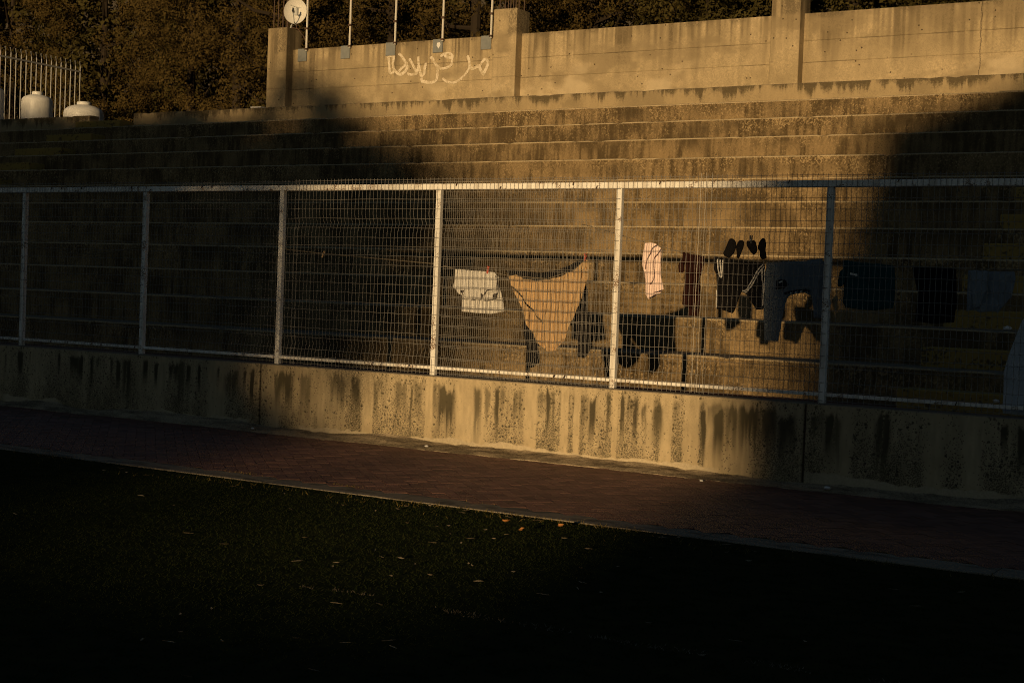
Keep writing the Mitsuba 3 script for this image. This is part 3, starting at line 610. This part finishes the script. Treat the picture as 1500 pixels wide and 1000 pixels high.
put(k + '__back_layer', Cloth([(x_ * .97 - .222, z_ - .012) for x_, z_ in TW], YC + .05, .010, 42, .006, 9, step=.012).mesh(), 'm_pink_cloth', smooth=True)
# 5 maroon shirt
k = num('maroon_shirt'); tag(k, 'dark maroon short-sleeved top hanging between the pink towel and the striped trousers', 'shirt')
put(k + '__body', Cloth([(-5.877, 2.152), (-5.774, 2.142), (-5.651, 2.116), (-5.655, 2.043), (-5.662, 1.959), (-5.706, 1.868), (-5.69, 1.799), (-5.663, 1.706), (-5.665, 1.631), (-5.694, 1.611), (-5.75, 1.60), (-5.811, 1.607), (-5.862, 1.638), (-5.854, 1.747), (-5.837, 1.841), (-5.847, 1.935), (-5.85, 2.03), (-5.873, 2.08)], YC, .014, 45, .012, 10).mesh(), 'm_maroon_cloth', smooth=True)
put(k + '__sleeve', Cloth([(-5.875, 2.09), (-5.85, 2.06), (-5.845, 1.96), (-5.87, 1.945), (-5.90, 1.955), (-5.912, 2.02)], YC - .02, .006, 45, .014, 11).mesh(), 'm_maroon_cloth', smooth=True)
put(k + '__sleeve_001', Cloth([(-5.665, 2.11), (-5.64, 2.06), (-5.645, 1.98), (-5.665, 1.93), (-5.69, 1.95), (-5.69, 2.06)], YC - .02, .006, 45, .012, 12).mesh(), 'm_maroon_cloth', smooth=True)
put(k + '__back_layer', Cloth([(-5.83, 2.0), (-5.70, 2.0), (-5.69, 1.75), (-5.694, 1.56), (-5.70, 1.525), (-5.75, 1.535), (-5.807, 1.525), (-5.815, 1.65)], YC + .04, .010, 45, .008, 13).mesh(), 'm_maroon_cloth', smooth=True)  # dark tail below the hem stands in for shadow on the riser
# 6 striped trousers
k = num('black_trousers'); tag(k, 'black sports trousers with white stripes hung beside the jeans', 'trousers')
pt = Cloth([(-5.543, 2.116), (-5.44, 2.11), (-5.314, 2.082), (-5.179, 2.069), (-5.023, 2.065), (-5.007, 1.984), (-5.002, 1.838), (-5.005, 1.656), (-5.02, 1.619), (-5.092, 1.616), (-5.139, 1.688), (-5.164, 1.729), (-5.187, 1.749), (-5.239, 1.782), (-5.264, 1.726), (-5.294, 1.64), (-5.325, 1.57), (-5.428, 1.598), (-5.499, 1.606), (-5.501, 1.824), (-5.512, 1.941), (-5.537, 1.993)], YC, .014, 30, .012, 14)
put(k + '__cloth', pt.mesh(), 'm_black_cloth', smooth=True)
for s_ in ([(-5.501, 2.09), (-5.485, 1.973), (-5.459, 1.916)], [(-5.473, 2.085), (-5.463, 1.995), (-5.448, 1.911)], [(-5.444, 2.082), (-5.444, 1.995), (-5.445, 1.916)], [(-5.503, 1.79), (-5.498, 1.616)], [(-5.03, 2.047), (-5.117, 1.929), (-5.168, 1.828), (-5.233, 1.79)], [(-5.019, 2.030), (-5.105, 1.905), (-5.157, 1.812), (-5.216, 1.776)], [(-5.015, 2.005), (-5.012, 1.88), (-5.014, 1.786)], [(-5.038, 2.005), (-5.033, 1.9), (-5.022, 1.796), (-5.022, 1.655)]):
    put(num(k + '__stripe'), pt.ribbon(s_, .011), 'm_stripe')
# 7 jeans
k = num('blue_jeans'); tag(k, 'faded blue jeans slung over the line in front of the rightmost post', 'jeans')
jn = Cloth([(-5.001, 2.065), (-4.816, 2.079), (-4.634, 2.088), (-4.46, 2.117), (-4.436, 2.08), (-4.412, 1.9), (-4.412, 1.60), (-4.42, 1.56), (-4.504, 1.555), (-4.518, 1.66), (-4.545, 1.767), (-4.61, 1.791), (-4.69, 1.78), (-4.748, 1.766), (-4.779, 1.734), (-4.797, 1.65), (-4.827, 1.483), (-4.853, 1.321), (-4.987, 1.32), (-5.003, 1.601), (-5.003, 1.81)], YC, .016, 26, .016, 15)
put(k + '__cloth', jn.mesh(), 'm_denim', smooth=True)
put(k + '__torn_pocket', jn.patch([(-4.885, 1.90), (-4.846, 1.912), (-4.796, 1.905), (-4.76, 1.86), (-4.805, 1.826), (-4.886, 1.813)]), 'm_denim_dark')
put(k + '__torn_pocket__lining', jn.patch([(-4.868, 1.882), (-4.835, 1.90), (-4.828, 1.888), (-4.858, 1.874)], .008), 'm_stripe')
put(k + '__waistband', jn.ribbon([(-4.80, 1.775), (-4.743, 1.795), (-4.69, 1.803), (-4.61, 1.815), (-4.56, 1.80)], .022), 'm_denim_dark')
for q in ((-4.743, 1.782), (-4.688, 1.791), (-4.645, 1.80)):
    m = trimesh.creation.icosphere(1, .010); m.apply_scale((1, .5, 1)); m.apply_translation((q[0], float(jn.front(np.array([q]))[0]) - .008, q[1]))
    put(num(k + '__button'), m, 'm_stripe', smooth=True)
# 8 socks
SK = [[(-5.329, 2.28), (-5.298, 2.287), (-5.261, 2.258), (-5.25, 2.206), (-5.28, 2.142), (-5.321, 2.091), (-5.392, 2.132), (-5.366, 2.183)], [(-5.236, 2.269), (-5.175, 2.269), (-5.178, 2.207), (-5.203, 2.144), (-5.222, 2.091), (-5.247, 2.101), (-5.242, 2.148), (-5.258, 2.19)],
      [(-5.147, 2.27), (-5.114, 2.26), (-5.07, 2.276), (-5.05, 2.229), (-5.038, 2.172), (-5.058, 2.136), (-5.086, 2.135), (-5.121, 2.176), (-5.153, 2.228)], [(-5.0, 2.292), (-4.967, 2.29), (-4.956, 2.241), (-4.955, 2.158), (-4.939, 2.107), (-4.979, 2.087), (-5.013, 2.105), (-5.016, 2.173), (-5.039, 2.188), (-5.031, 2.245)]]
for i, s_ in enumerate(SK):
    k = num('black_sock'); put(k, Cloth(s_, -.035, .006, 30, .014, 20 + i, round_=1).mesh(), 'm_black_cloth', smooth=True)
    tag(k, ['wide black sock, leftmost of four caught in the mesh above the striped trousers', 'second black sock from the left above the striped trousers', 'short rounded black sock, third from the left above the trousers', 'black sock with the long foot, rightmost of the four on the mesh'][i], 'sock', 'black socks caught in the mesh')
# 9 teal shirt
k = num('teal_shirt'); tag(k, 'dark teal T-shirt with a small white chest mark, right of the rightmost post', 'shirt')
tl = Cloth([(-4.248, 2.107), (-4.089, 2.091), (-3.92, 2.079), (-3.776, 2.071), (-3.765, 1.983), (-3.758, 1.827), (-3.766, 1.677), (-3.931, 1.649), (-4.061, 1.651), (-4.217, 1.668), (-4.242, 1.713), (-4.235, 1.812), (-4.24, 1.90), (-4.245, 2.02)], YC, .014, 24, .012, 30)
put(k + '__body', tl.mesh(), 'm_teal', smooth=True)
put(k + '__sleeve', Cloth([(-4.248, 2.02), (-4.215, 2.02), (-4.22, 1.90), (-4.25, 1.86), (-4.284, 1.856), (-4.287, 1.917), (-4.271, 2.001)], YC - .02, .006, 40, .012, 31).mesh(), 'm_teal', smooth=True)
put(k + '__chest_mark', tl.patch([(-4.175, 1.991), (-4.109, 1.978), (-4.111, 1.958), (-4.176, 1.972)]), 'm_paper')
# 10 black sweater, 11 pale blue cloth, 12 tarpaulin
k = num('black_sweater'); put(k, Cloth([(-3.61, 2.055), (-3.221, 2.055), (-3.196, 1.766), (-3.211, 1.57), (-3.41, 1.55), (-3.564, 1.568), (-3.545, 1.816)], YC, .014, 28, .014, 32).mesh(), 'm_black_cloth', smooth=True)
tag(k, 'black sweater in deep shade between the teal shirt and the pale blue cloth', 'sweater')
k = num('pale_blue_cloth'); tag(k, 'pale grey-blue cloth with a scalloped lower edge near the right edge', 'cloth')
pb = Cloth([(-3.113, 2.039), (-2.995, 2.038), (-2.715, 2.037), (-2.701, 1.973), (-2.728, 1.805), (-2.75, 1.793), (-2.837, 1.67), (-2.885, 1.68), (-2.99, 1.667), (-3.05, 1.686), (-3.108, 1.672), (-3.113, 1.89)], YC, .014, 30, .010, 33)
put(k + '__main_layer', pb.mesh(), 'm_pale_blue', smooth=True)
put(k + '__front_fold', Cloth([(-3.09, 2.03), (-2.93, 2.03), (-2.94, 1.86), (-2.99, 1.71), (-3.04, 1.70), (-3.07, 1.84)], YC - .035, .008, 40, .008, 34).mesh(), 'm_pale_blue', smooth=True)
k = num('tarpaulin'); put(k, Cloth([(-2.30, 1.86), (-2.397, 1.793), (-2.627, 1.618), (-2.727, 1.303), (-2.767, 1.151), (-2.765, 0.79), (-2.575, 0.785), (-2.319, 0.785), (-2.0, .785), (-1.8, 1.2), (-1.9, 1.8)], .13, .03, 9, .006, 35, step=.03).mesh(), 'm_tarp', smooth=True)
tag(k, 'pale grey tarpaulin sheet bunched behind the mesh at the right edge', 'tarpaulin')
# pegs
def peg(x, y, z, ang, mat, label):
    k = num('clothes_peg'); tag(k, label, 'clothes peg')
    for i, s_ in enumerate((-1, 1)):
        m = box(-.006, .006, -.004, .004, -.04, .04, .002); m.apply_transform(trimesh.transformations.rotation_matrix(s_ * .09, (0, 1, 0))); m.apply_translation((s_ * .006, 0, 0))
        m.apply_transform(trimesh.transformations.rotation_matrix(ang, (0, 1, 0))); m.apply_translation((x, y, z))
        put(num(k + '__prong'), m, mat)
    put(k + '__spring', tube([(x - .008, y - .007, z), (x + .008, y - .007, z)], .004, 6), 'm_galv')
peg(-6.945, YC - .03, 2.085, .1, 'm_peg_red', 'red clothes peg holding the raised corner of the tan cloth')
peg(-8.10, YC - .05, 1.925, .15, 'm_peg_red', 'red clothes peg on top of the white shirt')
peg(-10.352, YC, 2.055, .45, 'm_peg_wood', 'wooden clothes peg alone on the empty stretch of line')
peg(-5.10, -.05, 2.275, .0, 'm_black_plastic', 'dark clothes peg between the socks')

# ------------------------------------------------------------------ behind the stand at the left: tanks and railing
def tank(name, x, y, r, h, label, z=5.6):
    k = num(name); tag(k, label, 'water tank', 'white water tanks behind the stand')
    pr_ = [(0.001, 0), (r, 0), (r, .05)]
    n = 4
    for i in range(n):
        a, b = h * (i + .12) / n, h * (i + .88) / n
        pr_ += [(r, a), (r * 1.02, a + .02), (r * 1.02, b - .02), (r, b)]
    pr_ += [(r, h)] + [(r * math.cos(a), h + r * .42 * math.sin(a)) for a in np.linspace(.15, 1.25, 7)] + [(r * .30, h + r * .41), (0.001, h + r * .41)]
    m = revolve(pr_, 36); m.apply_translation((x, y, z)); put(k + '__body', m, 'm_tank', smooth=40)
    m = revolve([(.001, 0), (r * .34, 0), (r * .36, .02), (r * .36, .07), (r * .30, .09), (.001, .10)], 24); m.apply_translation((x, y, z + h + r * .40)); put(k + '__lid', m, 'm_tank', smooth=40)
tank('water_tank', -33.5, 14.2, .40, 1.26, 'white water tank cut by the left edge of the picture')
tank('water_tank', -32.35, 14.9, .42, 1.04, 'domed white water tank, largest behind the top of the stand')
tank('water_tank', -32.5, 16.6, .45, .72, 'low white water tank half hidden behind another low one')
tank('water_tank', -30.6, 15.0, .53, .66, 'low white water tank nearest the trees, right of the railing')
k = num('railing'); tag(k, 'grey steel railing with bent bar tips behind the water tanks', 'railing')
XRL = -34.6
def rail_at(y): return XRL
for i, y in enumerate(np.arange(10.0, 18.5, .188)):
    x = rail_at(y); z1 = 8.24
    put(num(k + '__bar'), tube([(x, y, 5.6), (x, y, z1), (x + .02, y - .03, z1 + .09), (x + .07, y - .09, z1 + .15)], .017, 6), 'm_rail_bars')
for z in (5.85, 8.08):
    put(num(k + '__rail'), box(rail_at(13) - .02, rail_at(13) + .02, 10.0, 18.42, z, z + .05), 'm_rail_bars')

# ------------------------------------------------------------------ trees
def leaves(centers, radii, per, size, seed, squash=(1, 1, 1), stretch=1.0):
    """Leaf-sized quads gathered in clumps; every clump is a loose shell of small faces."""
    r = np.random.default_rng(seed); c = np.repeat(centers, per, 0); R = np.repeat(radii, per)
    n = len(c)
    d = r.normal(size=(n, 3)); d /= np.linalg.norm(d, axis=1, keepdims=True)
    p = c + d * (R * r.uniform(.35, 1.05, n) ** .6)[:, None] * np.array(squash)
    nr = d + r.normal(0, .42, (n, 3)); nr /= np.linalg.norm(nr, axis=1, keepdims=True)
    a = np.cross(nr, r.normal(size=(n, 3))); a /= np.linalg.norm(a, axis=1, keepdims=True); b = np.cross(nr, a)
    s = (size * r.uniform(.6, 1.3, n))[:, None]
    a, b = a * s * stretch, b * s * .55
    v = np.stack([p - a * .5, p + b * .5, p + a * .6, p - b * .5], 1).reshape(-1, 3)
    i = np.arange(n) * 4
    return trimesh.Trimesh(v, np.vstack([np.stack([i, i + 1, i + 2], 1), np.stack([i, i + 2, i + 3], 1)]), process=False)
def crown_points(n, cx, cy, cz, rx_, ry_, rz, seed, shell=.55, lump=.30):
    r = np.random.default_rng(seed); d = r.normal(size=(n, 3)); d /= np.linalg.norm(d, axis=1, keepdims=True)
    q = shell + (1 - shell) * r.random(n) ** .7
    f = 1 + lump * (meshkit.noise(d * 2.2 + seed * 1.7) - .5) * 2
    return np.array([cx, cy, cz]) + d * (q * f)[:, None] * np.array([rx_, ry_, rz])
def tree(name, x, y, zb, zt, rad, mat, label, seed, nclump=420, per=70, leaf=.10, clump=.30, group=None, gap=.34):
    k = num(name); tag(k, label, 'tree', group)
    zc, rz = (zb + zt) / 2 + .3, (zt - zb) / 2
    pts = crown_points(nclump, x, y, zc, rad, rad, rz, seed, .5, .42)
    r = np.random.default_rng(seed + 1)
    keep = meshkit.noise(pts * [1.2, 1.2, .9] + seed) > gap
    pts = pts[keep]
    put(k + '__crown', leaves(pts, clump * r.uniform(.6, 1.25, len(pts)), per, leaf, seed + 2, (1, 1, .9)), mat)
    tr = [(x, y, zb - .6), (x + .05, y, zb + .5), (x - .04, y + .05, zc), (x, y, zt - .8)]
    limbs = [tube(tr, [.20, .16, .10, .03], 8)]
    for q in range(9):
        a = r.uniform(0, 2 * np.pi); z = zb + .6 + (zt - zb) * .75 * q / 9
        e = np.array([x + math.cos(a) * rad * .75, y + math.sin(a) * rad * .75, z + .7])
        limbs.append(tube([(x, y, z), ((x + e[0]) / 2, (y + e[1]) / 2, z + .15), e], [.06, .045, .015], 6))
    put(k + '__trunk', cat(limbs), 'm_bark')
row = [(-46.5, 22.5), (-42.0, 22.0), (-37.6, 22.2), (-33.0, 21.6), (-28.9, 19.2), (-25.3, 17.2), (-22.2, 17.6), (-19.0, 16.6), (-16.0, 17.0), (-12.9, 16.7), (-9.8, 17.0), (-6.6, 16.8), (-3.2, 17.2), (.6, 17.0)]
wh = ['at the far left edge behind the railing', 'behind the left half of the railing', 'behind the tanks and the railing', 'just right of the end of the railing', 'filling the gap between railing and pillar', 'standing left of the satellite dish', 'rising behind the satellite dish', 'behind the second and third poles', 'behind the pillar with steel bars', 'seen over the wall right of that pillar', 'behind the tall pillar cut by the picture top', 'seen low over the wall at upper right', 'beyond the upper right corner', 'farthest to the right behind the wall']
for i, (x, y) in enumerate(row):
    mat = 'm_leaf_brown' if i < 9 else 'm_leaf_green'
    col = 'brownish conifer ' if i < 9 else 'dark green drooping conifer '
    tree('conifer', x, y, 5.2, 14.5, 2.5, mat, 'dense ' + col + wh[i], 100 + 7 * i, 230, 230, .082, .43, 'conifers behind the terrace wall', gap=.47)
for i, x in enumerate(np.arange(-60, 12, 5.2)):
    tree('back_row_tree', x, 23.5 + (i % 3), 4.4, 17.0, 3.4, 'm_leaf_green', 'dark dense tree of the back row, mostly hidden by the conifers', 400 + 5 * i, 430, 80, .18, .62, 'back row of trees', gap=.16)

# ------------------------------------------------------------------ small things lying about
def leaf_shape(L, W, curl, seed):
    r = np.random.default_rng(seed); t = np.linspace(0, 1, 7); w = W * np.sin(np.pi * np.clip(t, .03, .97)) ** .8
    v = []
    for s_ in (-1, 0, 1):
        v.append(np.stack([(t - .5) * L, s_ * w / 2, curl * (4 * (t - .5) ** 2) + (.25 * w * abs(s_)) + .001 * r.random(7)], 1))
    v = np.vstack(v); f = []
    for a in (0, 1):
        for i in range(6): f += [(a * 7 + i, a * 7 + i + 1, (a + 1) * 7 + i + 1), (a * 7 + i, (a + 1) * 7 + i + 1, (a + 1) * 7 + i)]
    f = np.array(f); n = len(v)
    return trimesh.Trimesh(np.vstack([v, v - [0, 0, .0012]]), np.vstack([f, f[:, ::-1] + n]), process=False)
LV = [mikit.ply(leaf_shape(L, W, c, i), 'm_dry_leaf', True) for i, (L, W, c) in enumerate([(.060, .011, .003), (.04, .015, .005), (.028, .015, .006), (.075, .009, .002)])]
OL = mikit.ply(leaf_shape(.06, .045, .014, 9), 'm_orange_leaf', True)
spots = [(-5.82, -3.83), (-5.09, -4.97), (-5.84, -4.52), (-5.36, -5.56), (-4.89, -5.79), (-5.98, -5.49), (-5.27, -4.38), (-6.83, -4.61), (-5.2, -5.71), (-5.22, -6.17), (-4.78, -6.19), (-4.58, -6.96), (-4.39, -6.84), (-4.97, -7.48), (-4.48, -7.94), (-3.89, -7.45), (-4.02, -7.61), (-4.65, -5.99), (-4.32, -5.59), (-3.86, -6.04), (-3.84, -5.59), (-4.66, -5.55), (-4.61, -5.59), (-3.83, -8.08), (-4.18, -8.49), (-5.6, -4.5), (-5.54, -4.44), (-5.46, -3.75), (-5.87, -3.7), (-5.18, -6.86)]
r_ = np.random.default_rng(21)
spots += [(r_.uniform(-9.5, -2.0), -3.7 - 4.6 * r_.random() ** 1.6) for _ in range(70)]
for i, (x, y) in enumerate(spots):
    k = num('fallen_leaf')
    scene[k] = {**LV[i % 4], 'to_world': T().translate([x, y, .003 + .006 * r_.random()]).rotate([0, 0, 1], r_.uniform(-60, 60)).rotate([1, 0, 0], r_.normal(0, 14))}
    tag(k, 'small dry pale leaf lying on the dark turf', 'leaf', 'dry leaves scattered on the turf')
for x, y in [(-5.30, -4.05), (-4.9, -3.95), (-5.02, -4.3)]:
    k = num('orange_leaf'); scene[k] = {**OL, 'to_world': T().translate([x, y, .022]).rotate([0, 0, 1], r_.uniform(0, 360)).rotate([1, 0, 0], 22)}
    tag(k, 'curled orange leaf on the lit turf near the kerb', 'leaf', 'orange leaves on the turf')
def scrap(x, y, z, s, label, seed):
    r = np.random.default_rng(seed); m = trimesh.creation.icosphere(2, s); v = np.array(m.vertices)
    v *= (1 + .7 * (meshkit.noise(v / s * 1.7 + seed)[:, None] - .5)) * [1, .8, .5]; m.vertices = v + [x, y, z + s * .35]
    k = num('paper_scrap'); put(k, m, 'm_paper'); tag(k, label, 'litter', None)
scrap(-10.93, -.33, .03, .022, 'white paper scrap at the foot of the wall below its left joint', 1)
scrap(-8.55, -.30, .03, .02, 'white paper scrap at the wall foot below a lit post', 2)
scrap(-5.29, -.55, .005, .018, 'small pale scrap on the bricks right of centre', 3)
scrap(-3.64, 4.35, 1.49, .05, 'crumpled white scrap on a yellow aisle step at right', 4)
scrap(-3.05, 1.2, Z0 + .22, .03, 'tiny white scrap beside the tarpaulin', 5)
scrap(-4.15, -.36, .03, .03, 'pale scrap at the wall foot right of its right joint', 6)
k = num('flat_board'); put(k, box(-22.98, -22.66, RY(12) + .04, RY(12) + .22, 5.885, 5.915, .004), 'm_paper'); tag(k, 'small pale board lying on the top kerb left of the leftmost pillar', 'board')

# ------------------------------------------------------------------ beyond the camera, towards the sun: what shades the stand
bk = num('apartment_building'); tag(bk, 'rendered apartment block across the pitch whose shadow covers the right of the stand', 'building')
BX, BY = 13.1, -86.0                                    # its rear left corner (y = -100) draws the right edge of the light
put(bk + '__wall', box(BX, BX + 40, BY - 14, BY, 0, 15.10), 'm_render')
rv = np.array([(BX - .02, BY + .02, 15.102), (BX + 40, BY + .02, 15.102), (BX + 40, BY - 14, 15.102), (BX - .02, BY - 14, 15.102), (BX + 7, BY - 7, 17.4), (BX + 33, BY - 7, 17.4)])
put(bk + '__roof', trimesh.convex.convex_hull(rv), 'm_roof')
for fl in range(4):
    for c_ in range(10):
        x = BX + 2 + c_ * 3.8; z = 1.3 + fl * 3.4
        put(num(bk + '__window'), box(x, x + 1.4, BY - .05, BY + .03, z, z + 1.4), 'm_glass')
def big_tree(x, y, prof, label, seed, n=2600):
    """A dense crown of revolution, prof = [(height, radius), ...] from the ground up, filled with leaf clumps."""
    k = num('broadleaf_tree'); tag(k, label, 'tree', 'tall trees across the pitch')
    r = np.random.default_rng(seed); hz, rd = np.array(prof).T
    z = r.uniform(hz[0], hz[-1], 6 * n); R = np.interp(z, hz, rd)
    keep = r.random(6 * n) < (R / rd.max()) ** 1.6; z, R = z[keep][:n], R[keep][:n]
    a = r.uniform(0, 2 * np.pi, len(z)); q = r.random(len(z)) ** .42 * R * (1 + .06 * np.sin(a * 5 + z)) * np.where(r.random(len(z)) < .2, r.uniform(1, 1.12, len(z)), 1)
    pts = np.stack([x + q * np.cos(a), y + q * np.sin(a), z], 1)
    m2 = 1100; z = r.uniform(hz[0], hz[-3], m2); R = np.interp(z, hz, rd); a = r.uniform(0, 2 * np.pi, m2); q = R + .15 + 2.1 * r.random(m2) ** 1.5
    rim = np.stack([x + q * np.cos(a), y + q * np.sin(a), z - .2], 1)
    put(k + '__crown', cat([leaves(pts, np.full(len(pts), .62), 34, .54, seed, (1, 1, .9)), leaves(rim, np.full(m2, .6), 16, .36, seed + 1)]), 'm_leaf_green')
    put(k + '__trunk', tube([(x, y, -.1), (x, y, hz[-1] * .5), (x, y, hz[-1] * .85)], [.6, .45, .1], 10), 'm_bark')
PROF = [(.6, 9.0), (4.0, 9.4), (7.3, 9.1), (8.0, 7.9), (8.7, 7.4), (9.2, 8.3), (10.2, 8.2), (10.8, 7.6), (11.8, 6.4), (12.8, 4.9), (14.0, 2.9), (15.0, 1.4), (15.7, .3)]
big_tree(-3.5, -86, PROF, 'big rounded tree across the pitch, nearest the lit gap', 900)
for i_, (x_, g_, lb) in enumerate([(-9.4, .955, 'second from the gap'), (-15.8, .965, 'third from the gap'), (-22.6, .955, 'fourth from the gap'), (-30, .96, 'farthest from the gap')]):
    big_tree(x_, -87 + i_ % 2, [(h_ * g_, r_q) for h_, r_q in [(.6, 6), (5, 7.2), (10, 7.2), (13.5, 6.4), (15, 5.0), (15.8, 3.0)]], 'big rounded tree across the pitch, ' + lb, 910 + i_, 2100)

k = num('added_shade_wall'); tag(k, 'plain unseen wall added behind the camera to shade the turf', 'wall')
put(k + '__panel', box(-70, 70, -35.25, -35, -.1, 2.56), 'm_render'); put(k + '__coping', box(-70, 70, -35.3, -34.95, 2.562, 2.62, .01), 'm_kerb')  # unseen wall, added so the turf darkens away from the kerb
